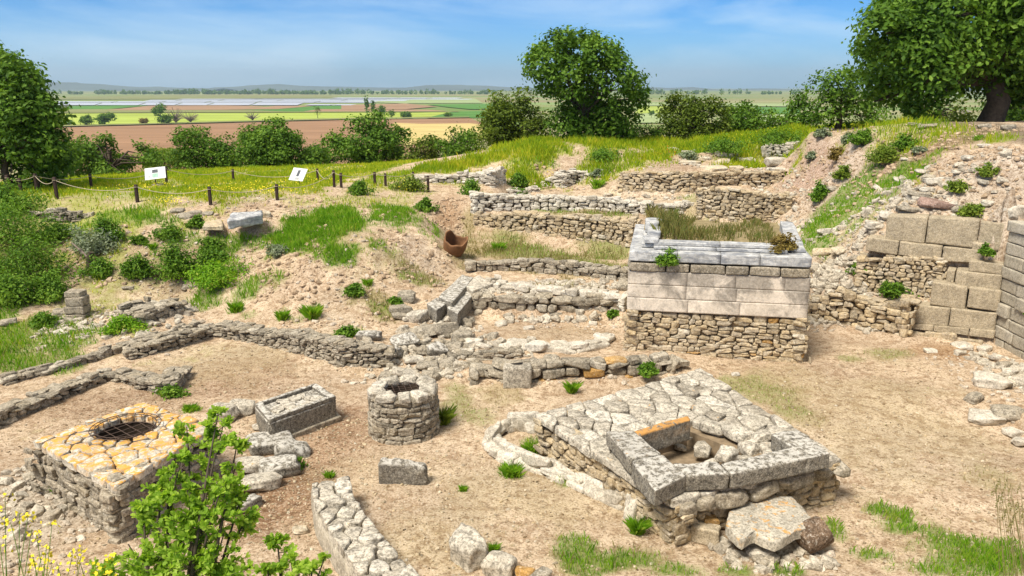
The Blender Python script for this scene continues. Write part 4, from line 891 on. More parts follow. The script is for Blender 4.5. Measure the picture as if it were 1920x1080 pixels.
# ================================================================== ROUND WELL
wc = PZ(750, 832, 0); wr = .70; wc = np.array([wc[0], wc[1] + wr * .95, 0]); wz = ZV(wc[0], wc[1], 722)
well = thing('round_well', 'round rubble well with iron grille over its dark mouth', 'well', (wc[0], wc[1], 0))
S = Stones(); mb = MB(); z = -.05
while z < wz - .12:
    h = rng.uniform(.095, .16); a_ = rng.uniform(0, 6.28); a1 = a_ + 2 * math.pi; sq = max(0, 1 - z / wz)
    while a_ < a1 - .05:
        da = min(rng.uniform(.22, .55), a1 - a_); am = a_ + da / 2; n = np.array([math.cos(am), math.sin(am)]); t = np.array([-n[1], n[0]]); rr = wr + rng.uniform(-.02, .02) + .04 * sq
        S.add([wc[0] + n[0] * (rr - .13), wc[1] + n[1] * (rr - .13), z + h / 2], (rr * da / 2 * 1.04, .14, h / 2 * 1.06), rot_from([*t, 0], [*n, 0], [0, 0, 1.])); a_ += da
    z += h * .94
S.into(mb)
ng = 24; an = np.arange(ng) / ng * 2 * math.pi; ri = .36
for (r0, r1, z0, z1) in ((wr - .12, wr - .12, -.2, wz - .1), (ri + .02, ri + .02, wz - .1, .25)):
    V = [(wc[0] + r0 * math.cos(a_), wc[1] + r0 * math.sin(a_), z0) for a_ in an] + [(wc[0] + r1 * math.cos(a_), wc[1] + r1 * math.sin(a_), z1) for a_ in an]
    mb.add(V, [[i, (i + 1) % ng, ng + (i + 1) % ng, ng + i] for i in range(ng)], 1)
V = [(wc[0] + ri * 1.05 * math.cos(a_), wc[1] + ri * 1.05 * math.sin(a_), .28) for a_ in an]; mb.add(V, [list(range(ng))], 2, smooth=False)
M_HOLE = flat_mat('hole_darkness', (.012, .011, .010), .9, .2, 5)  # near-black colour painted in for the darkness inside wells and socket
mb.build('shaft', [M_GREY, M_FILL, M_HOLE], well)
S = Stones(TB, QB); mb = MB(); a_ = .3
while a_ < .3 + 2 * math.pi - .1:
    da = min(rng.uniform(.45, .85), .3 + 2 * math.pi - a_); am = a_ + da / 2; n = np.array([math.cos(am), math.sin(am)]); t = np.array([-n[1], n[0]]); rc = (wr + ri) / 2 + .015
    S.add([wc[0] + n[0] * rc, wc[1] + n[1] * rc, wz - .075 + rng.uniform(-.015, .015)], (rc * da / 2 * 1.02, (wr - ri) / 2 + .03, .085), rot_from([*t, 0], [*n, 0], [0, 0, 1.])); a_ += da
S.into(mb); mb.build('rim', M_LICH_S, well)
def grille(mb, c, rx, ry, z, nbar, r=.008, ang=0.3, hoop=True):
    for k in range(2):
        a_ = ang + k * math.pi / 2; d = np.array([math.cos(a_), math.sin(a_)]); p = np.array([-d[1], d[0]])
        for i in range(nbar):
            o_ = (i + .5) / nbar * 2 - 1; hl = math.sqrt(max(0, 1 - o_ * o_))
            q0, q1 = c[:2] + (p * o_ - d * hl) * (rx, ry), c[:2] + (p * o_ + d * hl) * (rx, ry); tube(mb, [(*q0, z), (*((q0 + q1) / 2), z - .01), (*q1, z)], r, 5)
    if hoop:
        an = np.linspace(0, 2 * math.pi, 33); tube(mb, [(c[0] + rx * math.cos(a_), c[1] + ry * math.sin(a_), z + .01) for a_ in an], r * 1.3, 5)
mb = MB(); grille(mb, wc, ri + .01, ri + .01, wz - .09, 6, .006); mb.build('grille', M_IRON, well)

# ================================================================== SQUARE WELL with the orange lichen top
SZ = .95
sq = [PZ(u, v, SZ)[:2] for u, v in ((63, 826), (216, 912), (402, 800), (268, 753))]      # left, front, right, back
cen = sum(sq) / 4
swell = thing('square_well', 'square stone well head with orange lichen covering its slab top', 'well', (cen[0], cen[1], 0))
S = Stones(); mb = MB(); 
for a_, b_ in ((sq[0], sq[1]), (sq[1], sq[2]), (sq[2], sq[3]), (sq[3], sq[0])):
    at, L_ = seg_run(a_, b_, 0.0, (a_ + b_) - cen); face_run(S, at, L_, lambda s: SZ - .08, .30, .13, .26, jit=.03)
S.into(mb); hole_c = PZ(236, 803, SZ)[:2]; hr = (.50, .50)
ins = [cen + (p - cen) * .93 for p in sq]
# core as a ring round the shaft
ng = 32; an = np.arange(ng) / ng * 2 * math.pi
def on_poly(c, d, poly):
    best = 1e9
    for i in range(4):
        p, e_ = poly[i], poly[(i + 1) % 4] - poly[i]; den = d[0] * e_[1] - d[1] * e_[0]
        if abs(den) < 1e-9: continue
        w_ = p - c; t = (w_[0] * e_[1] - w_[1] * e_[0]) / den; s = (w_[0] * d[1] - w_[1] * d[0]) / den
        if t > 0 and -1e-6 <= s <= 1 + 1e-6: best = min(best, t)
    return c + d * best
o_ = [on_poly(hole_c, np.array([math.cos(a_), math.sin(a_)]), ins) for a_ in an]; i_ = [hole_c + np.array([math.cos(a_) * hr[0], math.sin(a_) * hr[1]]) for a_ in an]
V = [(*p, -.2) for p in o_] + [(*p, SZ - .1) for p in o_] + [(*p, SZ - .1) for p in i_] + [(*p, -.1) for p in i_]
for r_ in range(3): mb.add(V, [[r_ * ng + i, r_ * ng + (i + 1) % ng, r_ * ng + ng + (i + 1) % ng, r_ * ng + ng + i] for i in range(ng)], 1)
mb.add([(*p, -.08) for p in i_], [list(range(ng))], 2, smooth=False)
mb.build('masonry', [M_GREY, M_FILL, M_HOLE], swell)
mb = MB(); sd_ = seeds_in(sq, .30, avoid=lambda p: np.hypot(*(p - hole_c)) < .78)
nr = 16; ring = [hole_c + np.array([math.cos(k / nr * 6.283), math.sin(k / nr * 6.283)]) * .60 for k in range(nr)]
sd_ = [p for p in sd_ if np.hypot(*(p - hole_c)) > .74]
sd_ = [p for p in sd_ if vnoise(p[0] * 11, p[1] * 11, 6) > .2]
for c_ in voronoi([cen + (p - cen) * 1.02 for p in sq], sd_ + ring + [hole_c]):
    if np.hypot(*(c_.mean(0) - hole_c)) < .25: continue
    if np.hypot(*(c_.mean(0) - hole_c)) < .68:          # ring stones: cut back to the mouth
        c_ = np.array([p if np.hypot(*(p - hole_c)) > .5 else hole_c + unit(p - hole_c) * .5 for p in c_])
    slab_cell(mb, c_, SZ + rng.uniform(-.012, .018), .13, gap=.008, tilt=.02, bev=.02)
mb.build('slab_top', M_LICH, swell)
mb = MB(); grille(mb, np.array([*hole_c, 0]), .49, .49, SZ - .10, 5, .008, 0.9)
for k in range(22):
    a_ = k / 22 * 6.283; p0 = hole_c + np.array([math.cos(a_), math.sin(a_)]) * .50; p1 = hole_c + np.array([math.cos(a_), math.sin(a_)]) * .60; tube(mb, [(*p0, SZ - .06), (*p0, SZ + .045), (*p1, SZ + .04)], .007, 5)
for rr in (.52, .60): tube(mb, [(hole_c[0] + rr * math.cos(t), hole_c[1] + rr * math.sin(t), SZ + .05) for t in np.linspace(0, 6.283, 33)], .008, 5)
mb.build('grille', M_IRON, swell)
mb = MB(); f = sq[1]; d1, d2 = unit(sq[0] - sq[1]), unit(sq[2] - sq[1]); q0 = f + (d1 + d2) * .02
qblock(mb, [q0, q0 + d2 * .95, q0 + d2 * .95 + d1 * .5, q0 + d1 * .5], -.05, .50, .03, .012); qb = mb.build('concrete_plinth', stone_mat('grey_plinth', [(.24, .22, .18), (.28, .255, .21)], dirt=.3, pits=.3, bump=.3), swell)

# ================================================================== PAVED PLATFORM with the parapet pit
PVZ = .79; quad = [PV_L, PV_C, PV_R, PV_B]; pcen = sum(quad) / 4
pav = thing('paved_platform', 'broad paved stone platform with flagstones around a square pit', 'ruin', (pcen[0], pcen[1], 0))
S = Stones(); mb = MB()
for a_, b_, hh in ((PV_L, PV_C, PVZ), (PV_C, PV_R, PVZ - .12), (PV_R, PV_B, PVZ - .05), (PV_B, PV_L, PVZ)):
    at, L_ = seg_run(a_, b_, 0.0, (a_ + b_) - pcen)
    face_run(S, at, L_, lambda s, hh=hh: hh - .09, .24, .125, .28, jit=.035)
S.into(mb)
# pit in the platform
pit = [PZ(u, v, PVZ)[:2] for u, v in ((1196, 822), (1290, 888), (1432, 850), (1290, 795))]; pitc = sum(pit) / 4
ins = [pcen + (p - pcen) * .95 for p in quad]
V = [(*p, -.2) for p in ins] + [(*p, PVZ - .14) for p in ins] + [(*p, PVZ - .14) for p in pit] + [(*p, .32) for p in pit]
# match ring order by angle
for r_ in range(3): mb.add(V, [[r_ * 4 + i, r_ * 4 + (i + 1) % 4, r_ * 4 + 4 + (i + 1) % 4, r_ * 4 + 4 + i] for i in range(4)], 1, smooth=False)
mb.add([(*p, .33) for p in pit], [[0, 1, 2, 3]], 1, smooth=False)
mb.build('masonry', [M_WARM, M_FILLP], pav)
def inpoly(p, poly, grow=1.0):
    c = sum(poly) / len(poly); q = [c + (x - c) * grow for x in poly]; s = None
    for i in range(len(q)):
        e_ = q[(i + 1) % len(q)] - q[i]; cr = e_[0] * (p - q[i])[1] - e_[1] * (p - q[i])[0]
        if s is None: s = cr > 0
        elif (cr > 0) != s: return False
    return True
mb = MB(); sd_ = seeds_in([pcen + (p - pcen) * 1.0 for p in quad], .345, 6000); sd_ = [p for i, p in enumerate(sd_) if vnoise(p[0] * 9, p[1] * 9, 4) > .22]
_sk = np.array([[1.0, .35], [0.0, .72]]); _un = np.linalg.inv(_sk)      # stretched cells: long and short flags
for c_ in [c__ @ _un for c__ in voronoi([(pcen + (p - pcen) * 1.03) @ _sk for p in quad], [p @ _sk for p in sd_])]:
    if inpoly(c_.mean(0), pit, 1.05): continue
    big = max(np.linalg.norm(c_ - c_.mean(0), axis=1)); 
    slab_cell(mb, c_, PVZ + rng.uniform(-.03, .025), .13, gap=.011, tilt=.02, bev=.022)
mb.build('flagstones', M_LICH_S, pav)
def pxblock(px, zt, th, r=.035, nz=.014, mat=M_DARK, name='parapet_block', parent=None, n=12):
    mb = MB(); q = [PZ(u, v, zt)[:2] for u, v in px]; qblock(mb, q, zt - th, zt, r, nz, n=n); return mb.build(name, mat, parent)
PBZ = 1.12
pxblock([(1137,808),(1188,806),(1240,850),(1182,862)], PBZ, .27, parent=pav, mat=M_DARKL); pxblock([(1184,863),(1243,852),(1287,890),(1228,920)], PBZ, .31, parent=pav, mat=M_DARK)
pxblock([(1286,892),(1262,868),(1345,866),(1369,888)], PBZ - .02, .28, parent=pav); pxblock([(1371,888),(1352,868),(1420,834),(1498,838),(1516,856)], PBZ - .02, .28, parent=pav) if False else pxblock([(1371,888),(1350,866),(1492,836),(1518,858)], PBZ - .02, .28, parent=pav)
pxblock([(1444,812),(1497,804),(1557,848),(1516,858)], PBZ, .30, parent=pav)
pxblock([(1188,808),(1290,778),(1296,786),(1195,818)], PBZ - .06, .42, parent=pav, mat=M_OCHRE, name='standing_slab')
# stones heaped on the right of the pit and under the parapet
S = Stones(TB, QB)
for u, v, z, wd, hz in ((1318,842,.55,.36,.22),(1362,852,.62,.42,.26),(1300,820,.5,.3,.2),(1340,800,.78,.5,.2),(1384,812,.80,.55,.22),(1424,822,.78,.5,.24),(1402,842,.7,.34,.22),(1440,842,.72,.3,.2),(1335,872,.42,.24,.2),(1362,876,.42,.22,.2),(1275,838,.42,.26,.12),(1415,800,.78,.4,.18)):
    p = PZ(u, v, z); S.add(p, (wd / 2, wd * .42, hz / 2), euler(rng.normal(0, .12), rng.normal(0, .12), rng.uniform(0, 3)))
mb = MB(); S.into(mb); mb.build('loose_fill', M_LICH_S, pav)
S = Stones(TB, QB); at, L_ = seg_run(PV_C, PV_R, PVZ - .32, PV_C + PV_R - pcen); s = .05
while s < L_:
    wd = rng.uniform(.35, .75); p, t, n = at(min(s + wd / 2, L_)); S.add(np.array([*(p[:2] - n * .1), p[2] + .12]), (wd / 2 * 1.03, .3, .15), rot_from([*t, 0], [*n, 0], [0, 0, 1.])); s += wd
mb = MB(); S.into(mb); mb.build('ledge_course', M_GREY, pav)

# ================================================================== ASHLAR WALL at the right and the side wall
at_ = unit(AW1 - AW0); an_ = np.array([at_[1], -at_[0]]); an_ = an_ if an_ @ (CAMXY - AW0) > 0 else -an_
def on_plane(u, v, setback=0.0):
    """where a sight line meets the wall plane (set back along its normal)"""
    d = ray(u, v); p0 = AW0 - an_ * setback; t = (p0 @ an_) / (d[0] * an_[0] + d[1] * an_[1]); return np.array([d[0] * t, d[1] * t, CH + d[2] * t])
def ablock(mb, u0, u1, vt0, vb0, vt1, vb1, setback=0.0, depth=.6, r=.014, nz=.009, out_=0.0):
    A = on_plane(u0, vt0, setback); A2 = on_plane(u0, vb0, setback); B = on_plane(u1, vt1, setback); B2 = on_plane(u1, vb1, setback)
    q = [A[:2], B[:2], B[:2] - an_ * depth, A[:2] - an_ * depth]; qblock(mb, [x + an_ * out_ for x in q], [A2[2], B2[2], B2[2], A2[2]], [A[2], B[2], B[2], A[2]], r, nz, n=9)
base = (AW0 + AW1) / 2; bm = AW0 * .3 + AW1 * .7
ash = thing('ashlar_wall', 'stepped wall of large squared tan ashlar blocks in the corner at the right', 'wall', (bm[0], bm[1], 0))
BL = [  # u0,u1, top/bottom row at u0, top/bottom row at u1, setback
 (1664,1740,405,450,407,458,.75),(1741,1838,407,456,413,467,.75),(1839,1893,414,467,420,473,.75),
 (1625,1686,445,470,452,479,.6),(1687,1768,453,478,462,491,.6),(1769,1846,463,490,470,494,.6),
 (1818,1887,488,508,497,516,.25),(1793,1880,508,541,516,549,.15),(1776,1792,505,538,507,541,.3),
 (1748,1816,529,572,538,582,.05),(1817,1878,538,577,545,586,.05),
 (1706,1782,571,606,578,614,0.0),(1783,1870,578,612,588,624,0.0),
 (1680,1750,604,614,610,621,-.06),(1751,1818,611,622,616,630,-.06),(1819,1866,616,630,621,636,-.06)]
for i, (u0, u1, t0, b0, t1, b1, sb) in enumerate(BL):
    mb = MB(); ablock(mb, u0 + .4, u1 - .4, t0, b0, t1, b1, sb, .7); o = mb.build('ashlar_block', M_TAN, ash)
for u0, u1, v0, v1 in ((1598,1695,607,622),(1696,1732,620,634),(1733,1794,622,638),(1795,1843,634,648),(1678,1700,628,640),(1701,1737,634,652)):
    mb = MB(); ablock(mb, u0, u1, v0, v1, v0 + 5, v1 + 6, -.1, .4, r=.05, nz=.025); mb.build('footing_stone', M_WARM, ash)
# the side wall comes towards the viewer
sidew = thing('side_wall', 'pale wall of long dressed blocks coming forward along the right edge', 'wall', (AW1[0], AW1[1] - 3, 0))
sdir_ = unit(np.array([-.012, -1.0])); nrm = np.array([-1.0, .012]); s0 = AW1 + np.array([.02, .25]); mb = MB(); z = -.05
for h in (.30, .34, .30, .36, .33, .35, .32, .34, .33, .30, .30):
    s = -rng.uniform(0, .5)
    ext = 7.5 if z < 2.9 else 6.5
    while s < ext:
        wd = rng.uniform(.7, 1.3); o_ = rng.uniform(-.02, .02) + (.06 if rng.random() < .2 else 0); p0 = s0 + sdir_ * max(s, .0) + nrm * o_; p1 = s0 + sdir_ * (s + wd - .012) + nrm * o_
        if s + wd > .1: qblock(mb, [p0, p1, p1 - nrm * .5, p0 - nrm * .5], z + .002, z + h - .012, .022, .012, n=8)
        s += wd
    z += h
mb.build('block_courses', stone_mat('pale_dressed', [(.42, .37, .28), (.48, .43, .34), (.38, .335, .25), (.52, .47, .38)], dirt=.4, pits=.5, grain=1.5), sidew)
# ================================================================== PLANTS
def leaves_mesh(mb, C, Nn, size, asp=.5, mat=0, bend=.25):
    """leaf blades: bent 4-gons folded along the middle (two triangles each half) at centres C with normals Nn"""
    n = len(C); size = np.broadcast_to(size, n)
    r_ = rng.normal(size=(n, 3)); t = unit_rows(np.cross(Nn, r_)); b_ = np.cross(Nn, t)
    l = size[:, None] * t; w_ = size[:, None] * asp * b_; d = size[:, None] * bend * Nn
    V = np.stack([C - l * .5, C + w_ * .5 + d * .15 - l * .05, C + l * .5 - d * .3, C - w_ * .5 + d * .15 - l * .05], 1).reshape(-1, 3)
    mb.add(V, np.arange(n * 4).reshape(n, 4), mat, smooth=False)
def crown_points(lobes, twigs, per, spread, up=.5):
    """leaf centres and normals: sprays of leaves over the surface of each lobe (cx,cy,cz,rx,ry,rz)"""
    Cs, Ns = [], []
    for (cx, cy, cz, rx, ry, rz) in lobes:
        nt_ = max(6, int(twigs * (rx * rz))) ; d = unit_rows(rng.normal(size=(nt_, 3))); d[:, 2] = np.where(d[:, 2] < -.8, -d[:, 2], d[:, 2])
        rad = rng.uniform(.62, 1.08, nt_) ** .8; tip = np.array([cx, cy, cz]) + d * np.array([rx, ry, rz]) * rad[:, None]
        off = rng.normal(size=(nt_, per, 3)) * spread * np.array([1, 1, .65]); c = tip[:, None] + off
        nn = d[:, None] * .55 + np.array([0, 0, up]) + rng.normal(size=(nt_, per, 3)) * .45 + off * .8
        Cs.append(c.reshape(-1, 3)); Ns.append(unit_rows(nn.reshape(-1, 3)))
    return np.concatenate(Cs), np.concatenate(Ns)
def make_lobes(c, rx, ry, rz, n, lr=(.28, .45), flat=.0, seed=None):
    """overlapping lobes whose outsides together reach the crown's envelope"""
    L_ = []; r_ = np.random.default_rng(seed)
    for i in range(n):
        zz = 1 - 2 * (i + .5) / n; ph = i * 2.39996 + r_.normal(0, .35); s_ = math.sqrt(1 - zz * zz); d = unit(np.array([math.cos(ph) * s_, math.sin(ph) * s_, zz]) + r_.normal(0, .16, 3))
        k = r_.uniform(*lr); rr = (1 - k * .8) * r_.uniform(.62, 1.16)
        L_.append((c[0] + d[0] * rx * rr, c[1] + d[1] * ry * rr, c[2] + d[2] * rz * rr * (.94 if zz > 0 else 1.0), rx * k, ry * k, max(rz * k, rx * k * .6)))
    L_.append((c[0], c[1], c[2], rx * .55, ry * .55, rz * .55)); return L_
def tree(name, label, u, y, vtop, wpx, vbase_crown=None, mat=None, cat='tree', group=None, n=16, twigs=34, per=9, leaf=.15, spread=.2, trunk_r=None, lr=(.2, .33), lean=0.0, zbase=None, rz=None, cx=0.0, seed=None, asp=.6, trunk_u=None, trunk_y=None, lob=None, dens=170):
    """a tree placed by the column its crown stands over, its distance, the row of its top and its width in the photo"""
    sc_ = (y * CP) / F; x = (u - 960) / F * (y * CP - (4 - CH) * SP); tx = x if trunk_u is None else (trunk_u - 960) / F * (y * CP - (4 - CH) * SP); ty = y if trunk_y is None else trunk_y
    zb = float(terr(tx, ty)) if zbase is None else zbase; zt = ZV(x, y, vtop); wr_ = wpx / 2 * sc_
    cb = zb + (zt - zb) * .12 if vbase_crown is None else ZV(x, y, vbase_crown)
    cz = (zt + cb) / 2; rz_ = (zt - cb) / 2; c = (x, y, cz); rx_ = wr_ * 1.0; ry_ = min(rx_ * .9, 6)
    n = int(n * 1.4); twigs = twigs * (3.4 if n < 36 else 2.0); t = thing(name, label, cat, (tx, ty, zb), group); sd = int(rng.integers(1e6)) if seed is None else seed
    lobes = make_lobes(c, rx_, ry_, rz_ / 1.05, n, lr, seed=sd)
    if lob:
        r2 = np.random.default_rng(sd); lobes = []
        for (lu, lv, lr_) in lob:
            yy = y + r2.uniform(-.5, .5) * rx_ * .9; q = PY(lu, lv, yy); k_ = lr_ * sc_; lobes.append((q[0], q[1], q[2], k_, k_, k_ * .92))
        twigs = dens / (y * CP / F * 40) ** 2
    Cc, Nn = crown_points(lobes, twigs, per, spread); ga = sn3((Cc - np.array(c)) / rx_, 3.4, sd) + .5 * sn3((Cc - np.array(c)) / rx_, 8, sd + 1); kp = ga > -.95 + .5 * rng.random(len(Cc)); Cc, Nn = Cc[kp], Nn[kp]
    mb = MB(); leaves_mesh(mb, Cc, Nn, leaf * rng.uniform(.6, 1.35, len(Cc)), asp); mb.build('crown', mat or M_OLEAF, t)
    tr = trunk_r or max(.10, rx_ * .06); mb = MB(); fork = np.array([tx * .6 + x * .4, ty * .6 + y * .4, zb + max(.5, (cz - zb) * .55)]); mid = np.array([tx, ty, zb]) * .5 + fork * .5 + rng.normal(0, tr * .5, 3) * [1, 1, 0]
    tube(mb, [(tx, ty, zb - .4), (tx, ty, zb + .1), mid, fork], [tr * 1.5, tr * 1.15, tr * .95, tr * .85], 9)
    for q in lobes[:-1]:
        e_ = np.array(q[:3]); m_ = fork * .5 + e_ * .5 + np.array([0, 0, .12 * rx_]) + rng.normal(0, .08 * rx_, 3); tube(mb, [fork - [0, 0, tr * .3], m_, e_], [tr * .5, tr * .3, tr * .1], 6)
    mb.build('trunk', M_BARK, t); return t
# --- big trees
tree('oak_tree', 'tall dark oak standing alone at the centre of the skyline', 1102, 47.5, 62, 208, 275, n=44, twigs=44, per=10, leaf=.24, spread=.22, lr=(.16, .27), seed=11, trunk_u=1085, lob=[(1018,122,36),(1042,92,32),(1084,96,38),(1128,110,38),(1158,148,42),(1176,196,34),(1120,158,52),(1070,150,46),(1090,208,48),(1142,224,44),(1062,232,34),(1100,250,36),(1034,162,28),(1184,166,26),(1058,74,20),(1108,80,20),(1196,184,16),(1004,100,16),(1150,100,18),(1080,262,26)], dens=150)
tree('oak_tree', 'broad bushy olive green oak half hidden behind the tall central oak', 955, 51, 162, 160, 300, M_OLEAF2, n=26, twigs=40, per=9, leaf=.20, spread=.22, seed=21)
tree('oak_tree', 'huge oak with a thick dark trunk rising out of the top right corner', 1835, 36, -90, 430, 214, n=80, twigs=32, per=10, leaf=.24, spread=.27, lr=(.14, .24), trunk_r=.48, seed=31, trunk_u=1846, lob=[(1640,108,36),(1662,62,46),(1700,22,56),(1648,158,28),(1688,172,38),(1738,150,48),(1722,92,58),(1790,102,58),(1850,62,78),(1902,100,68),(1872,150,48),(1798,150,40),(1935,168,50),(1762,30,68),(1850,-20,80),(1950,20,90),(1985,120,70),(1702,202,20),(1742,196,22),(1630,90,18),(1668,20,22),(1640,190,16),(2040,60,90),(1760,-40,60),(1880,-60,80)], dens=120)
tree('oak_tree', 'middle sized oak leaning against the huge corner oak on its left side', 1568, 45, 130, 185, 256, n=24, twigs=40, per=9, leaf=.20, spread=.22, seed=41, lob=[(1502,215,28),(1530,176,34),(1572,160,34),(1612,166,32),(1642,190,28),(1560,208,42),(1602,214,40),(1520,236,26),(1642,226,24),(1548,146,18),(1592,142,16),(1490,192,14)], dens=150)
tree('oak_tree', 'dense oak filling the left edge of the view beside the fence', 10, 35, 104, 240, 365, n=46, twigs=34, per=10, leaf=.22, spread=.24, lr=(.17, .28), seed=51, lob=[(20,150,44),(50,165,36),(75,210,36),(40,220,50),(95,215,22),(60,270,46),(0,270,60),(100,300,34),(20,330,50),(-40,200,70),(70,330,40),(-30,130,50),(15,118,18),(60,142,16),(110,260,16)], dens=140)
tree('oak_tree', 'low oak crown under the big left edge oak next to the ploughed field', 85, 44, 225, 110, 352, n=14, twigs=40, per=8, leaf=.2, spread=.22, seed=52)
tree('round_tree', 'rounded tree directly in front of the golden stubble strip', 693, 56, 212, 146, 340, n=16, twigs=36, per=9, leaf=.22, spread=.24, seed=61)
tree('broad_tree', 'wide spreading tree behind the tilted white information panel', 518, 58, 226, 190, 345, n=18, twigs=34, per=9, leaf=.22, spread=.24, seed=62)
tree('broad_tree', 'dark domed tree between the wide tree and the square information panel', 390, 60, 232, 155, 345, n=14, twigs=36, per=9, leaf=.22, spread=.24, seed=63)
tree('broad_tree', 'low domed tree behind the fence left of the square information panel', 200, 55, 246, 190, 350, n=16, twigs=36, per=9, leaf=.22, spread=.24, seed=64)
tree('broad_tree', 'pale green tree filling the gap left of the square information panel', 300, 62, 262, 130, 345, M_YLEAF, n=10, twigs=34, per=8, leaf=.2, spread=.22, seed=65)
tree('broad_tree', 'small tree filling the dip right of the wide spreading tree', 598, 60, 266, 120, 345, n=10, twigs=36, per=8, leaf=.2, spread=.22, seed=66)
tree('bushy_tree', 'small dark tree between the rounded tree and the grassy bank', 795, 54, 246, 96, 325, M_OLEAF2, n=10, twigs=40, per=8, leaf=.18, spread=.2, seed=67)
tree('bushy_tree', 'bushy green tree at the lower end of the grassy bank', 862, 53, 236, 120, 315, n=12, twigs=40, per=8, leaf=.18, spread=.2, seed=68)
tree('bushy_tree', 'olive bushy tree right of the tall central oak', 1302, 49, 168, 146, 290, M_OLEAF2, n=16, twigs=42, per=9, leaf=.19, spread=.2, seed=69)
tree('bushy_tree', 'darker bushy tree joined to the olive one beyond the yellow grass', 1392, 50, 182, 118, 280, n=14, twigs=42, per=9, leaf=.19, spread=.2, seed=70)
tree('bushy_tree', 'small scrubby tree in the gap right of the tall central oak', 1228, 50, 226, 90, 290, n=8, twigs=40, per=8, leaf=.17, spread=.18, seed=71)
tree('bushy_tree', 'light green scrub tree between the bushy pair and the middle sized oak', 1466, 50, 205, 95, 275, M_BLEAF, n=9, twigs=40, per=8, leaf=.17, spread=.18, seed=72)
tree('bushy_tree', 'bright yellow green bush under the branches of the huge corner oak', 1745, 42, 188, 150, 252, M_YLEAF, n=12, twigs=40, per=8, leaf=.17, spread=.2, seed=73)
tree('bushy_tree', 'dark thicket behind the trunk of the huge corner oak', 1930, 43, 120, 260, 256, n=14, twigs=36, per=9, leaf=.2, spread=.22, seed=74)
tree('bushy_tree', 'bluish dark bush at the foot of the tall central oak on its right side', 1150, 48, 210, 110, 285, n=9, twigs=40, per=8, leaf=.2, spread=.2, seed=75)
# --- trees far out on the plain
def plain_tree(name, label, u, vb, vt, wpx, mat=M_OLEAF, n=8, leafs=1.0, kind_='round'):
    p = PZ(u, vb, PLAIN_Z); k = dep(p) / F; h = ZV(p[0], p[1], vt) - PLAIN_Z; r_ = wpx / 2 * k; t = thing(name, label, 'tree', p)
    if kind_ == 'bare':
        mb = MB(); tube(mb, [p, p + [0, 0, h * .35]], [r_ * .07, r_ * .05], 5); 
        for i in range(46):
            d = unit(rng.normal(size=3) * [1, 1, .3] + [0, 0, .5]); a_ = p + [0, 0, h * rng.uniform(.1, .4)]; b_ = p + np.array([d[0] * r_, d[1] * r_, h * (.35 + .65 * d[2])]); tube(mb, [a_, a_ * .5 + b_ * .5 + rng.normal(0, r_ * .06, 3), b_], [r_ * .03, r_ * .022, r_ * .012], 3)
        mb.build('branches', M_TWIG, t); return t
    c = p + [0, 0, h * .55]; lobes = make_lobes(c, r_ * .9, r_ * .9, h * .45, n, (.35, .5), seed=int(rng.integers(1e6)))
    Cc, Nn = crown_points(lobes, 70 / (r_ * h * .45), 8, r_ * .12); mb = MB(); leaves_mesh(mb, Cc, Nn, r_ * .2 * leafs, .7); mb.build('crown', mat, t)
    mb = MB(); tube(mb, [p - [0, 0, .5], c], [r_ * .08, r_ * .05], 5); mb.build('trunk', M_BARK, t); return t
plain_tree('plain_tree', 'round dark green tree standing on the bright field beside bare brown scrub', 301, 221, 194, 30)
plain_tree('plain_tree', 'taller of two slim poplars rising from the plain left of the central trees', 689, 219, 177, 11, leafs=2.2)
plain_tree('plain_tree', 'shorter slim poplar on the plain just right of the taller one', 700, 216, 184, 9, leafs=2.2)
plain_tree('plain_tree', 'rounded dark clump of tree at the foot of the two poplars', 714, 222, 197, 26)
plain_tree('plain_tree', 'small rounded tree right of the clump by the poplars', 735, 222, 205, 16)
plain_tree('plain_tree', 'low pair of merged bushes on the bright field right of the poplars', 762, 222, 210, 28)
plain_tree('plain_tree', 'single low bush on the bright field far right of the poplars', 840, 221, 211, 20)
plain_tree('plain_tree', 'dark round bush at the left end of the bright field', 162, 237, 216, 30)
plain_tree('plain_tree', 'broad dark bush beside the round one at the left end of the bright field', 197, 236, 211, 42)
plain_tree('plain_tree', 'smallest low bush at the far left of the bright field', 126, 236, 226, 26)
plain_tree('plain_tree', 'reddish brown low bush on the edge of the ploughed field', 271, 234, 221, 24, M_DRYLEAF)
plain_tree('plain_tree', 'dark low bush beneath the round dark tree on the plain', 312, 234, 214, 36)
plain_tree('plain_tree', 'thin tree with sparse leaves standing by itself on the bright field', 596, 223, 195, 18, M_OLEAF2, n=5, leafs=.6)
plain_tree('bare_tree', 'bare brown tree with spreading twigs beside the round dark tree', 330, 233, 200, 42, kind_='bare')
plain_tree('bare_tree', 'bare brown thicket at the right end of the scrub on the bright field', 358, 232, 206, 34, kind_='bare')
plain_tree('bare_tree', 'bare greyish shrub alone in the middle of the bright field', 474, 228, 207, 32, kind_='bare')
plain_tree('bare_tree', 'leafless tree near the flooded fields at the far left', 120, 213, 188, 26, kind_='bare')
plain_tree('plain_tree', 'hazy round tree on the green plain right of the tall central oak', 1222, 218, 206, 14)
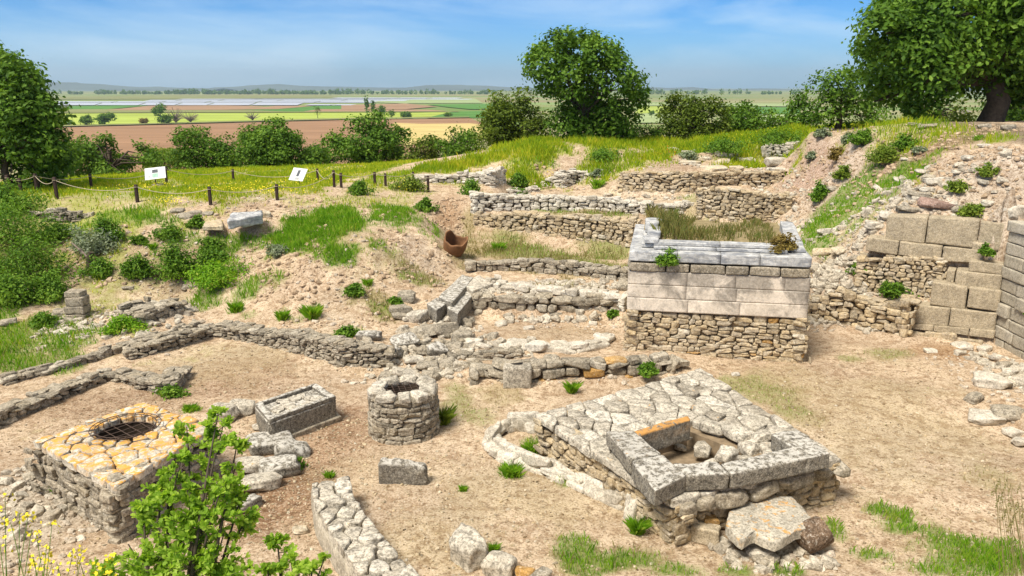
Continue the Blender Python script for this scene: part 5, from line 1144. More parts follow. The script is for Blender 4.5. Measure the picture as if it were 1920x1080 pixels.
# --- far line of woods
mb = MB(); Cc = []; 
for i in range(420):
    u = rng.choice([rng.uniform(185, 470), rng.uniform(330, 640), rng.uniform(560, 930), rng.uniform(100, 200), rng.uniform(1200, 1500)], p=[.28, .28, .26, .06, .12]); vb = 177.2 - .6 * rng.random(); p = PZ(u, vb, PLAIN_Z); k = dep(p) / F
    r_ = rng.uniform(2.2, 4.5) * k; h = rng.uniform(5, 11) * k * (.7 + .6 * vnoise(np.array([u * .03]), np.array([0.0]), 5)[0]); d = unit_rows(rng.normal(size=(38, 3))) * rng.uniform(.5, 1, (38, 1)); Cc.append(p + [0, 0, h * .5] + d * [r_, r_, h * .5])
Cc = np.concatenate(Cc); leaves_mesh(mb, Cc, unit_rows(rng.normal(size=Cc.shape) + [0, 0, .6]), 6.5, .8); kind(mb.build('treeline', M_OLEAF), 'stuff')

# --- shrubs
# --- grass: one object per kind
def blades(mb, x, y, z, h, w_, lean=.45):
    n = len(x); a_ = rng.uniform(0, 6.28, n); ln = h * rng.uniform(.05, lean, n); b_ = rng.uniform(0, 6.28, n); P = np.stack([x, y, z - .01], 1); side = np.stack([np.cos(a_), np.sin(a_), np.zeros(n)], 1) * (w_ / 2)[:, None]; dl = np.stack([np.cos(b_) * ln, np.sin(b_) * ln, np.zeros(n)], 1); up = np.zeros((n, 3)); up[:, 2] = h
    V = np.stack([P - side, P + side, P + up * .6 + dl * .4 + side * .55, P + up + dl * 1.2], 1).reshape(-1, 3); mb.add(V, np.arange(n * 4).reshape(n, 4), smooth=False)
def tuft(label, u, v, wpx, hpx, mat, p=None):
    p = G(u, v) if p is None else np.asarray(p, float); k = dep(p) / F; r_ = wpx / 2 * k; h = max(hpx * k * .8, .08); t = thing('grass_tuft', label, 'grass tuft', p); mb = MB()
    nb = int(np.clip(120 + wpx * hpx * .8, 140, 700)); a_ = rng.uniform(0, 6.283, nb); rr = np.minimum(np.abs(rng.normal(0, .5, nb)), 1.1) * r_; x, y = p[0] + np.cos(a_) * rr, p[1] + np.sin(a_) * rr * .8
    blades(mb, x, y, terr(x, y) if abs(float(terr(p[0], p[1])) - p[2]) < .1 else np.full(nb, p[2]), h * rng.uniform(.35, 1.2, nb) * np.exp(-(rr / (r_ + .01)) ** 2 * .7), np.full(nb, max(.009, .6 * k)), .9); mb.build('blades', mat, t); return t
def shrub(name, label, u, v, wpx, hpx, mat=M_BLEAF, cat='shrub', group=None, dens=1.0, leaf=None, stems=True, p=None):
    if wpx < 34: hpx = min(hpx, wpx * .75)
    p = G(u, v) if p is None else np.asarray(p, float); k = dep(p) / F; r_ = wpx / 2 * k * 1.05; h = hpx * k * 1.2; t = thing(name, label, cat, p, group); nl = int(np.clip(7 + wpx / 8, 7, 20)); lf = leaf or float(np.clip(.06 + 2.2 * k, .07, .14))
    c = p + [0, 0, h * .5]; lobes = []
    for i in range(nl):
        a_ = rng.uniform(0, 6.28); rr = rng.uniform(0, 1.0); kk = rng.uniform(.45, 1.2); lobes.append((p[0] + math.cos(a_) * r_ * rr, p[1] + math.sin(a_) * r_ * rr * .8, p[2] + h * .42 * kk * (1 - .45 * rr), r_ * rng.uniform(.2, .42), r_ * rng.uniform(.2, .4), h * .40 * kk * (1 - .4 * rr)))
    for i in range(int(rng.integers(3, 8))):          # stray sprigs
        a_ = rng.uniform(0, 6.28); rr = rng.uniform(.6, 1.35); lobes.append((p[0] + math.cos(a_) * r_ * rr, p[1] + math.sin(a_) * r_ * rr * .8, p[2] + h * rng.uniform(.15, 1.15) * (1.25 - .75 * rr), r_ * .13, r_ * .13, h * rng.uniform(.08, .2)))
    area = sum(q[3] * q[5] for q in lobes); tw = dens * min(720, 80 + wpx * hpx * .19) / area
    Cc, Nn = crown_points(lobes, tw, 6, min(.2, r_ * .2), .4); Cc[:, 2] = np.maximum(Cc[:, 2], p[2] + .01); mb = MB(); leaves_mesh(mb, Cc, Nn, lf * rng.uniform(.7, 1.4, len(Cc)), .5); mb.build('foliage', mat, t)
    mb = MB()
    for q in lobes: tube(mb, [p - [0, 0, .06], p * .5 + np.array(q[:3]) * .5 + rng.normal(0, r_ * .05, 3), q[:3]], [.014, .010, .005], 4)
    mb.build('stem', M_BARK, t); return t
SH = [
 (30,462,200,100,M_BLEAF,'large leafy green bush at the left edge above the pit'),(15,400,110,50,M_BLEAF,'dark bush at the left edge just below the fence'),(110,448,70,30,M_BLEAF,'low leafy bush under the short dark rubble wall at far left'),
 (60,530,140,80,M_BLEAF,'dense green bush covering the left slope of the pit'),(95,560,60,44,M_BLEAF,'leafy bush on the pit side above the upright broken pier'),(15,570,100,60,M_BLEAF,'dark green bush low on the left edge of the pit'),
 (180,470,70,46,M_SAGE,'grey green twiggy bush at the top left of the pit slope'),(205,452,44,44,M_BLEAF,'narrow bush with yellow tips at the top left of the pit slope'),(190,520,50,36,M_BLEAF,'bush growing beside the dead stump in the pit wall'),
 (255,522,48,48,M_BLEAF,'slim bush in the middle of the pit slope'),(333,522,70,72,M_BLEAF,'tallest pointed bush in the middle of the pit slope'),(395,475,36,34,M_BLEAF,'dark bush directly under the flat slab on the pit rim'),(400,495,48,34,M_BLEAF,'bush on the gully right of the tallest pit bush'),(410,530,84,38,M_GRASS,'wide low bush at the foot of the gully in the pit'),
 (322,448,44,30,M_BLEAF,'rounded bush just under the pit rim above the tallest pit bush'),(262,457,30,14,M_BLEAF,'low flat leafy plant on the bare pit slope'),(287,468,14,16,M_BLEAF,'tiny sprig on the bare pit slope beside the flat leafy plant'),(370,425,28,22,M_BLEAF,'small bush beside the stone seat on the pit rim'),
 (518,478,30,44,M_SAGE,'silvery grey upright shrub on the edge of the grassy mound'),(235,617,60,22,M_GRASS,'grassy clump below the ruined heap in the pit'),(86,612,40,26,M_BLEAF,'round bush on the left side of the pit floor'),
 (970,350,34,30,M_BLEAF,'round leafy bush on the earth scarp beside the rough pale wall end'),(888,365,40,26,M_BLEAF,'spreading bush in front of the rough pale wall end'),(972,366,24,16,M_BLEAF,'small low bush above the low layered pier'),(676,365,40,24,M_BLEAF,'leafy bush at the fence end left of the mound'),(800,395,30,22,M_BLEAF,'bush at the top right corner of the grassy mound'),
 (765,357,48,26,M_YLEAF,'yellow green bush behind the last fence posts'),(1030,350,22,18,M_YLEAF,'yellow flowering bush on the earth scarp'),
 (1118,332,18,18,M_SAGE,'grey tuft on the earth scarp above the farthest back wall'),(1120,352,20,20,M_BLEAF,'bush at the left end of the farthest back wall'),
 (935,470,22,20,M_BLEAF,'single leafy plant on the grassy strip below the tall warm wall'),(668,556,32,28,M_BLEAF,'green bush on the bare slope below the mound'),(690,535,16,16,M_BLEAF,'small plant above the green bush below the mound'),(740,570,18,22,M_BLEAF,'thin plant on the bare slope nearest the leaning blocks'),(586,596,26,30,M_GRASS,'bright tuft on the pale earth spur'),(443,584,30,22,M_GRASS,'leftmost bright tuft on the pale earth spur'),(530,598,26,20,M_GRASS,'middle bright tuft on the pale earth spur'),
 (1253,508,46,26,M_BLEAF,'leafy plant sprouting from the coping of the marble topped platform'),(1212,706,30,42,M_BLEAF,'upright green plant growing on the lowest front wall'),(1148,595,18,40,M_BLEAF,'thin climbing plant beside the left flank of the marble topped platform'),(1463,480,46,24,M_DRYLEAF,'rusty dry plant on the right corner of the marble steps'),
 (1675,556,44,36,M_BLEAF,'green bush rooted in the rubble under the ashlar blocks'),(1612,512,30,18,M_BLEAF,'small green plant in the collapsed rubble facing'),(1846,478,22,26,M_BLEAF,'sprig in the joint above the ashlar wall'),(1908,600,26,30,M_BLEAF,'green plant growing on the pale side wall'),
 (1525,298,20,20,M_SAGE,'round grey green tussock low on the steep earth bank'),(1571,300,30,34,M_DRYLEAF,'ochre dry bush on the steep earth bank'),(1618,270,40,30,M_BLEAF,'dark green bush near the top of the steep earth bank'),(1590,268,24,20,M_SAGE,'olive tussock left of the dark bush on the steep earth bank'),(1542,256,22,14,M_SAGE,'small tussock at the crest of the steep earth bank'),(1695,278,36,26,M_BLEAF,'leafy bush on the right shoulder of the earth bank'),(1722,286,18,18,M_SAGE,'small bush right of the leafy one on the earth bank'),(1660,303,60,28,M_YLEAF,'pale yellow green bush on the slope above the lawn'),(1580,335,30,28,M_YLEAF,'pale bush at the upper left corner of the lawn slope'),(1535,375,34,36,M_BLEAF,'green bush in the gully left of the lawn slope'),
 (1835,262,22,12,M_BLEAF,'low plant on the trampled terrace under the huge oak'),(1850,330,28,20,M_YLEAF,'yellowish plant on the pale stony bank at right'),(1820,405,40,24,M_YLEAF,'yellowish plant right behind the top ashlar blocks'),(1795,360,30,22,M_YLEAF,'pale plant among white stones above the reddish boulder'),
 (960,892,40,28,M_GRASS,'bushy green tuft inside the bend of the low curb'),(995,850,44,24,M_GRASS,'grass tussock between the low curb and the paved platform'),(1528,930,44,32,M_BLEAF,'dark leafy plant at the right front corner of the paved platform'),(1195,1000,22,36,M_BLEAF,'dark plant at the foot of the front corner of the paved platform'),(320,740,44,18,M_BLEAF,'broad leafy plant at the corner of the zigzag wall'),(358,770,40,16,M_GRASS,'grassy tuft behind the square well'),(548,880,30,26,M_BLEAF,'dark fern under the tilted blocks beside the square well'),(648,632,36,18,M_BLEAF,'green plant on the end of the long curving wall'),(618,895,18,16,M_BLEAF,'small plant among the capping stones of the curved foreground wall'),(625,945,16,12,M_BLEAF,'tiny plant halfway along the curved foreground wall'),(758,975,1,1,M_BLEAF,''),(868,920,16,14,M_GRASS,'single green sprout on the sandy court behind the tilted boulder'),(926,1032,22,18,M_BLEAF,'green sprig between the tilted boulder and its neighbour'),(830,795,20,40,M_YLEAF,'yellow green weed against the round well'),(640,710,1,1,M_BLEAF,''),(115,925,36,22,M_GRASS,'small weed patch at the left foot of the square well'),(130,945,1,1,M_BLEAF,''),
 (1065,742,1,1,M_BLEAF,''),(1072,736,16,26,M_BLEAF,'sprig at the back corner of the paved platform'),(790,735,1,1,M_BLEAF,''),(1360,285,70,26,M_BLEAF,'dark green thicket in the yellow grass above the fallen blocks'),(1290,300,40,16,M_SAGE,'low grey plant beside the fallen blocks'),(1455,268,80,22,M_BLEAF,'dark green undergrowth at the right end of the yellow grass'),(1130,300,60,20,M_BLEAF,'dark scrub at the foot of the tall central oak')]
for (u, v, wp, hp, mt, lb) in SH:
    if not lb: continue
    if 'coping' in lb: p_ = np.array([*tpl(1.05, .02), zt3 - .05])
    elif 'marble steps' in lb: p_ = np.array([*tpl(TPL_W - .65, .62), zm1 + .05])
    elif 'pale side wall' in lb: p_ = np.array([13.35, 19.6, 1.3])
    elif 'joint above' in lb: p_ = on_plane(1850, 478, .35)
    elif 'lowest front wall' in lb: p_ = PY(u, 702, PZ(u, 702, .2)[1])
    else: p_ = None
    if (mt is M_GRASS and wp < 50) or (wp < 24 and mt is not M_SAGE and 'thin' not in lb and p_ is None): tuft(lb, u, v, wp, hp, M_GRASS if mt is M_BLEAF else mt); continue
    shrub('grass_tuft' if mt is M_GRASS else 'shrub', lb, u, v, wp, hp, mt, 'grass tuft' if mt is M_GRASS else 'shrub', p=p_)

def grow(name, which, mat, per_m2, wk=1.0):
    mb = MB()
    for (cx, cy, rx, ry, kd, de, hg) in _gw:
        if kd != which: continue
        d_ = math.hypot(cx, cy); dens = per_m2 * min(1.6, (26 / d_) ** 1.1) * (1.0 if hg < .5 else .75); n = int(min(rx * ry * 6.0 * dens * de, 34000)); x = cx + rng.uniform(-1.35, 1.35, n) * rx; y = cy + rng.uniform(-1.35, 1.35, n) * ry
        nn = fbm(x * 1.1, y * 1.1, 4, 31) * .9 + fbm(x * 5, y * 5, 2, 33) * .35; m = de * sstep(1.25, .5, np.hypot((x - cx) / rx, (y - cy) / ry) + nn * 1.0)
        k = rng.random(n) < m; x, y, m = x[k], y[k], m[k]; h = hg * rng.uniform(.45, 1.25, len(x)) * (.5 + .5 * m) * (.75 + .6 * vnoise(x * 1.7, y * 1.7, 9)); w_ = np.full(len(x), max(.012, d_ * .00085) * wk) * rng.uniform(.8, 1.5, len(x))
        blades(mb, x, y, terr(x, y), h, w_)
    o = mb.build(name, mat); kind(o, 'stuff'); return o
grow('green_grass', 'green', M_GRASS, 620, .85); grow('meadow_grass', 'meadow', M_MEADOW, 330, .9); grow('dry_grass', 'dry', M_DRYG, 260, .8)
# weeds growing in the soil on top of the temple platform
mb = MB(); n = 2600; a_ = rng.uniform(.7, TPL_W - .6, n); b_ = rng.uniform(1.3, TPL_D - .1, n); xy = TPL_FL[:2] + a_[:, None] * tex + b_[:, None] * tey
k_ = vnoise(a_ * 2, b_ * 2, 77) > .32; xy = xy[k_]; hh = (.12 + .30 * np.exp(-((a_[k_] - 1.0) / .55) ** 2) + .18 * vnoise(a_[k_] * 3, b_[k_] * 3, 78)) * rng.uniform(.5, 1.2, k_.sum()); blades(mb, xy[:, 0], xy[:, 1], np.full(len(xy), zm1 + .08), hh, np.full(len(xy), .02))
kind(mb.build('weeds', leaf_mat('platform_weeds', [(.20, .16, .05), (.14, .17, .04), (.26, .22, .08), (.10, .17, .03)], clump=2)), 'stuff')
# flowers
def flowers(name, mat, spots, n_each, size, hgt):
    mb = MB()
    for (u, v, ru, rv) in spots:
        c = G(u, v); k = dep(c) / F; a_ = G(u, v - rv); b_ = G(u, v + rv); ry = max(.2, abs(a_[1] - b_[1]) / 2); x = c[0] + rng.normal(0, .5, n_each) * ru * k; y = c[1] + rng.normal(0, .5, n_each) * ry; z = terr(x, y) + hgt * rng.uniform(.5, 1.15, n_each); C_ = np.stack([x, y, z], 1); leaves_mesh(mb, C_, unit_rows(rng.normal(size=C_.shape) * .5 + [0, -.3, 1]), size * rng.uniform(.7, 1.3, n_each), .9)
    kind(mb.build(name, mat), 'stuff')
flowers('yellow_flowers', M_YFLOW, [(320,385,30,8),(420,360,90,8),(560,348,90,8),(620,325,80,8),(765,352,24,10),(1030,345,12,8),(1600,235,60,4),(1640,232,50,4),(250,360,80,8),(500,365,60,6),(1400,262,60,8),(1480,240,30,5)], 120, .05, .3)
flowers('poppies', M_POPPY, [(1775,216,20,3),(1250,284,20,6)], 40, .07, .3)

# --- young oak close to the viewer, lower left
def oak_leaf_outline():
    y = np.array([0, .12, .24, .36, .48, .60, .72, .84, 1.0]); w_ = np.array([.03, .12, .09, .22, .15, .30, .20, .24, .02]); return y, w_
def near_leaves(mb, C_, T, Nn, size):
    y, w_ = oak_leaf_outline(); k = len(y); n = len(C_); B = unit_rows(np.cross(Nn, T)); Nn = np.cross(T, B)
    cup = rng.uniform(-.15, .25, n)
    ctr_ = C_[:, None] + T[:, None] * (y[None, :, None] * size[:, None, None]) + Nn[:, None] * (np.sin(y * 2.5)[None, :, None] * cup[:, None, None] * size[:, None, None] * .5)
    lft = ctr_ + B[:, None] * (w_[None, :, None] * size[:, None, None]) + Nn[:, None] * (w_[None, :, None] * .35 * size[:, None, None]); rgt = ctr_ - B[:, None] * (w_[None, :, None] * size[:, None, None]) + Nn[:, None] * (w_[None, :, None] * .35 * size[:, None, None])
    V = np.concatenate([ctr_, lft, rgt], 1).reshape(-1, 3); Fa = []
    for i in range(k - 1): Fa += [[i, i + 1, k + i + 1, k + i], [i + 1, i, 2 * k + i, 2 * k + i + 1]]
    Fa = np.array(Fa); mb.add(V, (Fa[None] + (np.arange(n) * 3 * k)[:, None, None]).reshape(-1, 4), smooth=True)
def sapling(name, label, tops, base, leaf=.050, per=30):
    """a young oak: stems from the ground to each top (u, v, y, spray radius)"""
    root = np.array([*base, float(terr(*base))]); t = thing(name, label, 'tree', root); mb = MB(); lb = MB()
    for (u, v, y, rad, cnt) in tops:
        e_ = PY(u, v, y); m1 = root * .55 + e_ * .45 + np.array([rng.normal(0, .12), rng.normal(0, .12), .25]); pts = []
        for s in np.linspace(0, 1, 9): pts.append(root * (1 - s) ** 2 + m1 * 2 * s * (1 - s) + e_ * s * s)
        tube(mb, pts, np.linspace(.022, .004, 9), 6)
        for i in range(cnt):
            a_ = rng.uniform(0, 6.28); s = rng.uniform(.0, 1) ; ax = pts[-1] - pts[-3]; q = e_ - unit(ax) * s * rad * 2.2 + rng.normal(0, .02, 3); rr = rad * (.45 + .9 * s) * rng.uniform(.5, 1.2)
            tip = q + np.array([math.cos(a_) * rr, math.sin(a_) * rr, rng.uniform(.1, .75) * rr]); tube(mb, [q, q * .5 + tip * .5 - [0, 0, .01], tip], [.004, .003, .002], 4, cap=False)
            nl = per; al = rng.uniform(.25, 1.0, nl); c_ = q + (tip - q) * al[:, None]; dr = unit_rows(unit(tip - q) * .8 + rng.normal(size=(nl, 3)) * .75 + [0, 0, .25]); nn = unit_rows(rng.normal(size=(nl, 3)) * .55 + [0, -.25, 1]); near_leaves(lb, c_, dr, nn, leaf * rng.uniform(.55, 1.2, nl))
    lb.build('leaves', M_NEAR, t); mb.build('stem', M_BARK, t)
sapling('young_oak', 'leafy young oak rising in front of the orange topped square well', [(418,800,5.6,.14,15),(395,850,5.5,.18,15),(340,860,5.4,.17,14),(300,905,5.3,.17,14),(440,880,5.5,.13,11),(380,930,5.2,.26,26),(310,985,5.1,.24,22),(240,1020,5.0,.2,16),(420,1000,5.1,.2,16),(330,1060,4.9,.3,22),(470,960,5.3,.13,10),(455,920,5.4,.12,10),(350,800,5.6,.08,6),(420,900,5.2,.18,18),(360,970,5.1,.2,18),(280,1040,4.95,.2,16),(400,1060,4.9,.22,18),(160,1080,4.9,.14,10),(320,880,5.4,.12,10),(410,770,5.65,.07,7),(200,1065,4.9,.2,14),(440,1068,4.9,.2,14),(270,940,5.2,.14,9),(445,830,5.6,.10,7)], (-2.2, 4.3))
sapling('oak_seedling', 'small leafy oak shoot at the bottom edge beside the curved foreground wall', [(520,1015,5.0,.12,8),(545,1045,4.9,.10,7),(500,1060,4.9,.12,8),(590,1050,4.8,.09,6),(610,1040,4.8,.06,3),(560,1075,4.8,.10,6)], (-1.55, 4.2))
# yellow mustard in the bottom left corner
t = thing('mustard_plant', 'spindly yellow flowered mustard in the bottom left corner', 'plant', (-2.7, 4.2, float(terr(-2.7, 4.2)))); mb = MB(); fl = MB(); root = np.array([-2.7, 4.2, float(terr(-2.7, 4.2))])
for i in range(34):
    u, v = rng.uniform(-10, 235), rng.uniform(930, 1090); 
    if v < 1090 - (240 - u) * .62 - 20: v = 1080 - rng.uniform(0, 60)
    e_ = PY(u, v, rng.uniform(4.6, 5.4)); b_ = root + np.array([(e_[0] - root[0]) * .6, rng.normal(0, .2), 0]); b_[2] = float(terr(b_[0], b_[1])); m_ = b_ * .5 + e_ * .5 + rng.normal(0, .06, 3); tube(mb, [b_, m_, e_], [.006, .004, .002], 4, cap=False)
    n = int(rng.integers(4, 12)); c_ = e_ + rng.normal(0, .028, (n, 3)) - [0, 0, .02]; leaves_mesh(fl, c_, unit_rows(rng.normal(size=(n, 3)) + [0, -.4, .8]), .028, .9)
mb.build('stem', M_BLEAF, t); kind(fl.build('flowers', M_YFLOW, t), 'stuff')
# blurred grass heads at the right edge
t = thing('grass_plant', 'tall grass with drooping seed heads at the right edge of the court', 'plant', (4.2, 5.0, float(terr(4.2, 5.0)))); mb = MB(); lb = MB()
for i in range(22):
    u, v = rng.choice([rng.uniform(1850, 1900), rng.uniform(1885, 1930)]), rng.uniform(895, 985); y = rng.uniform(5.6, 6.4); e_ = PY(u, v, y); b_ = np.array([e_[0] + rng.normal(.25, .1), y - .3, 0]); b_[2] = float(terr(b_[0], b_[1])); tube(mb, [b_, b_ * .4 + e_ * .6 + [.02, 0, .1], e_ + [0, 0, .03], e_], [.003, .0025, .0015, .001], 4, cap=False)
    c_ = e_ + np.outer(np.linspace(0, -.075, 12), [.1, 0, 1]) + rng.normal(0, .004, (12, 3)); leaves_mesh(lb, c_, unit_rows(rng.normal(size=(12, 3))), .022, .6)
mb.build('stem', M_DRYG, t); kind(lb.build('seed_heads', M_DRYG, t), 'stuff')
# ================================================================== FENCE, SIGNS, JAR
POSTS = [(18,366,328,'near'),(70,360,325,'near'),(40,362,334,'near'),(107,373,332,'near'),(258,379,346,'near'),(395,384,350,'near'),(520,375,345,'near'),(627,351,319,'near'),(172,355,326,'far'),(313,345,312,'far'),(438,340,317,'far'),(596,340,316,'far'),(640,352,324,'near'),(703,348,322,'near'),(723,349,325,'near'),(775,346,322,'near'),(803,360,329,'near'),(114,339,323,'far'),(125,336,322,'far'),(73,357,333,'near')]
PL = ['thin post nearest the left edge of the picture','stout post second from the left edge, rope tied at its top','short leaning post just right of the left edge pair','tall post alone right of the leaning posts in the near row','near row post below the square information panel to its left','near row post below and right of the square information panel','near row post left of the tilted information panel','post right of the tilted information panel at the fold of the fence','stout far row post under the low domed tree','far row post touching the square information panel','lone far row post midway between the two panels','far row post just right of the tilted information panel','post beside the one at the fold of the fence','left one of the close pair of posts near the mound','right one of the close pair of posts near the mound','next to last post at the mound end of the fence','last post at the mound end of the fence','tiny far post under the left edge oak','tinier far post beside it under the left edge oak','slanting post between the stout one and the tall one']
post_pos = []
for (u, vb, vt, r_), lb in zip(POSTS, PL):
    p = G(u, vb); k = dep(p) / F; h = min(1.25, max(.55, ZV(p[0], p[1], vt) - p[2])); w_ = .055 if r_ == 'near' else .05
    t = thing('fence_post', 'dark wooden fence ' + lb if False else lb if 'post' in lb else lb, 'fence post', p, 'dark rope fence posts on the meadow'); tl = rng.normal(0, .03, 2); mb = MB()
    qd = [p[:2] + np.array(q) * w_ for q in ((-1, -1), (1, -1), (1, 1), (-1, 1))]; qblock(mb, qd, p[2] - .2, p[2] + h, .012, .003, n=4); mb.build('shaft', M_WOOD, t)
    mb = MB(); tube(mb, [(p[0] + math.cos(a_) * w_ * 1.35, p[1] + math.sin(a_) * w_ * 1.35, p[2] + h * .86) for a_ in np.linspace(0, 6.28, 13)], .011, 5, cap=False); mb.build('rope_loop', M_ROPE, t); post_pos.append((p, h))
ROP = [(0,2),(1,3),(2,1),(3,4),(4,5),(5,6),(6,7),(7,12),(12,13),(13,14),(14,15),(15,16),(1,8),(8,9),(9,10),(10,11),(11,7)]
for a_, b_ in ROP:
    (p, h), (q, h2) = post_pos[a_], post_pos[b_]; A = p + [0, 0, h * .86]; B = q + [0, 0, h2 * .86]; sag = min(.35, np.linalg.norm(A - B) * .07); pts = []
    for s in np.linspace(0, 1, 14):
        c = A * (1 - s) + B * s; c[2] -= sag * 4 * s * (1 - s); c[2] = max(c[2], float(terr(c[0], c[1])) + .04); pts.append(c)
    mb = MB(); tube(mb, pts, .014, 5); tag(mb.build('rope', M_ROPE), 'slack pale rope strung between two neighbouring dark fence posts', 'rope', 'ropes of the meadow fence')
def sign(label, u, vb, q, marks):
    p = G(u, vb); y = p[1] - .05; P4 = [PY(*c, y + (.22 if i < 2 else 0)) for i, c in enumerate(q)]     # tl, tr, br, bl
    t = thing('information_panel', label, 'sign', p); nrm_ = unit(np.cross(P4[1] - P4[0], P4[3] - P4[0])); nrm_ = nrm_ if nrm_[1] < 0 else -nrm_
    mb = MB(); V = [c for c in P4] + [c - nrm_ * .03 for c in P4]; mb.add(V, [[3, 2, 1, 0], [4, 5, 6, 7], [0, 1, 5, 4], [1, 2, 6, 5], [2, 3, 7, 6], [3, 0, 4, 7]], smooth=False); pn = mb.build('panel', M_WHITE, t)
    at_uv = lambda a_, b_: (P4[0] * (1 - a_) + P4[1] * a_) * (1 - b_) + (P4[3] * (1 - a_) + P4[2] * a_) * b_ + nrm_ * .004
    for nm, (a0, b0, a1, b1), mt in marks:
        mb = MB(); mb.add([at_uv(a0, b1), at_uv(a1, b1), at_uv(a1, b0), at_uv(a0, b0)], [[0, 1, 2, 3]], smooth=False); mb.build(nm, mt, pn)
    mb = MB(); cb = (P4[2] + P4[3]) / 2; cm = (P4[0] + P4[1] + P4[2] + P4[3]) / 4 - nrm_ * .035; tube(mb, [(p[0], p[1] + .12, p[2] - .2), (p[0], p[1] + .1, cb[2] - .02), cm], .03, 8); mb.build('post', M_IRON, t); return t
lines = lambda x0, x1, y0, n, dy: [('text_line', (x0, y0 + i * dy, x1 - .04 * (i % 3), y0 + i * dy + dy * .35), M_PRINTT) for i in range(n)]
sign('white square information panel with a dark picture and a green map', 291, 349, [(271,316),(309,312),(311,333),(272,338)], [('picture', (.36, .18, .64, .46), M_PRINTD), ('map', (.36, .52, .64, .86), M_PRINTG)] + lines(.16, .32, .66, 4, .05) + lines(.74, .80, .52, 2, .06))
sign('tilted white information panel with a tall dark picture strip', 561, 349, [(551,314),(577,317),(567,340),(541,337)], [('picture', (.40, .16, .58, .66), M_PRINTD), ('picture', (.40, .74, .66, .92), M_PRINTT)] + lines(.70, .88, .76, 3, .05))
# broken storage jar
jp = G(846, 478); jp[1] += .45; jp[2] = float(terr(jp[0], jp[1])) - .18
t = thing('storage_jar', 'broken half of a big brown clay jar below the earth cut', 'jar', jp); mb = MB(); nA, nZ = 44, 14; V = []; rj = .43; Mt = euler(.42, .16, .2)
for layer in (0, .05):
    for i in range(nZ + 1):
        s = i / nZ
        for j in range(nA):
            a_ = j / nA * 6.283; top = .80 + .10 * math.cos(a_ * 2 + .9) + .05 * math.sin(a_ * 3 + 1) + .025 * math.sin(a_ * 7); z = s * top; r_ = (rj - layer) * math.sin(min(1.0, .30 + z * .85) * 1.57 * 1.12) ** .8; q_ = np.array([r_ * math.cos(a_), r_ * math.sin(a_), z + (layer if i == 0 else 0)]) @ Mt; V.append(jp + q_)
Fa = []; M_ = nA * (nZ + 1)
for i in range(nZ):
    for j in range(nA): k = (j + 1) % nA; a_, b_ = i * nA, (i + 1) * nA; Fa += [[a_ + j, a_ + k, b_ + k, b_ + j], [M_ + a_ + k, M_ + a_ + j, M_ + b_ + j, M_ + b_ + k]]
b_ = nZ * nA; Fa += [[b_ + j, b_ + (j + 1) % nA, M_ + b_ + (j + 1) % nA, M_ + b_ + j] for j in range(nA)]
mb.add(V, Fa); mb.build('shell', M_CLAY, t)
mb = MB(); V = [(jp[0] + .32 * math.cos(k / 20 * 6.283), jp[1] + .32 * math.sin(k / 20 * 6.283), jp[2] + .22) for k in range(20)]; mb.add(V, [list(range(20))], smooth=False); mb.build('soil_fill', M_FILL, t)
# dead stump in the pit wall
p = G(168, 500); t = thing('tree_stump', 'dead grey stump with a fallen branch in the pit wall', 'stump', p); mb = MB(); tube(mb, [p - [0, 0, .2], p + [.03, 0, .28], p + [.1, 0, .50]], [.13, .10, .09], 8); mb.build('trunk', M_BARK, t); mb = MB(); tube(mb, [p + [0, 0, .3], p + [-.3, .1, .55], p + [-.65, .3, .75]], [.05, .04, .02], 6); mb.build('branch', M_TWIG, t)

# ================================================================== LOOSE BLOCKS AND STONES
def stone(name, label, u, vb, wpx, hpx, yaw=None, mat=M_GREY, dr=.75, tilt=(0, 0), group=None, cat='stone', sink=.15, z=None, square=False, T=None):
    p = G(u, vb) if z is None else PZ(u, vb, z); k = dep(p) / F; a_, b_, h = wpx * k / 2, wpx * k * dr / 2, hpx * k * .62
    S = Stones(TB, QB); yaw = rng.uniform(-.5, .5) if yaw is None else yaw; base = p + np.array([0, b_ * .7, 0]); 
    if z is None: base[2] = min(p[2], float(terr(base[0], base[1])))
    S.add(base + [0, 0, h / 2 * (1 - sink * 2)], (a_, b_, h / 2), euler(tilt[0], tilt[1], yaw)); mb = MB(); S.into(mb); o = mb.build(name, mat)
    if label: tag(o, label, cat, group)
    return o
def pxs(name, label, px, zt, th, mat, cat='block', r=.04, nz=.02, n=12):
    return tag(pxblock(px, zt, th, r, nz, mat, name, None, n), label, cat)
# the long hollowed block, the slab, the block with a basin
sc0 = PZ(555, 800, 0); t = thing('stone_trough', 'long rectangular stone trough with a hollow filled top left of the round well', 'trough', sc0); zt_ = .52
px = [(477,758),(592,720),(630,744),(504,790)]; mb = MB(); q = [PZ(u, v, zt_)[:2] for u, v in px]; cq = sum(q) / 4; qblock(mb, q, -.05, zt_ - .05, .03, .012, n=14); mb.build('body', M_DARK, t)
mb = MB()
for i in range(4):
    a_, b_ = q[i], q[(i + 1) % 4]; ia, ib = a_ + (cq - a_) * .2, b_ + (cq - b_) * .2; qblock(mb, [a_, b_, ib, ia], zt_ - .06, zt_ + .03, .02, .012, n=9)
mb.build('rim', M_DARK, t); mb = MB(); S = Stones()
for i in range(16): a_, b_ = rng.uniform(.2, .8, 2); c_ = (q[0] * (1 - a_) + q[1] * a_) * (1 - b_) + (q[3] * (1 - a_) + q[2] * a_) * b_; S.add((*c_, zt_ - .04), (.14, .1, .03), euler(0, 0, rng.uniform(0, 3)))
S.into(mb); mb.build('fill', M_LICH_S, t)
mb = MB(); q2 = [PZ(u, v, .1)[:2] for u, v in ((505,815),(632,770),(640,778),(512,826))]; qblock(mb, q2, -.08, .07, .02, .01); mb.build('plinth', M_GREY, t)
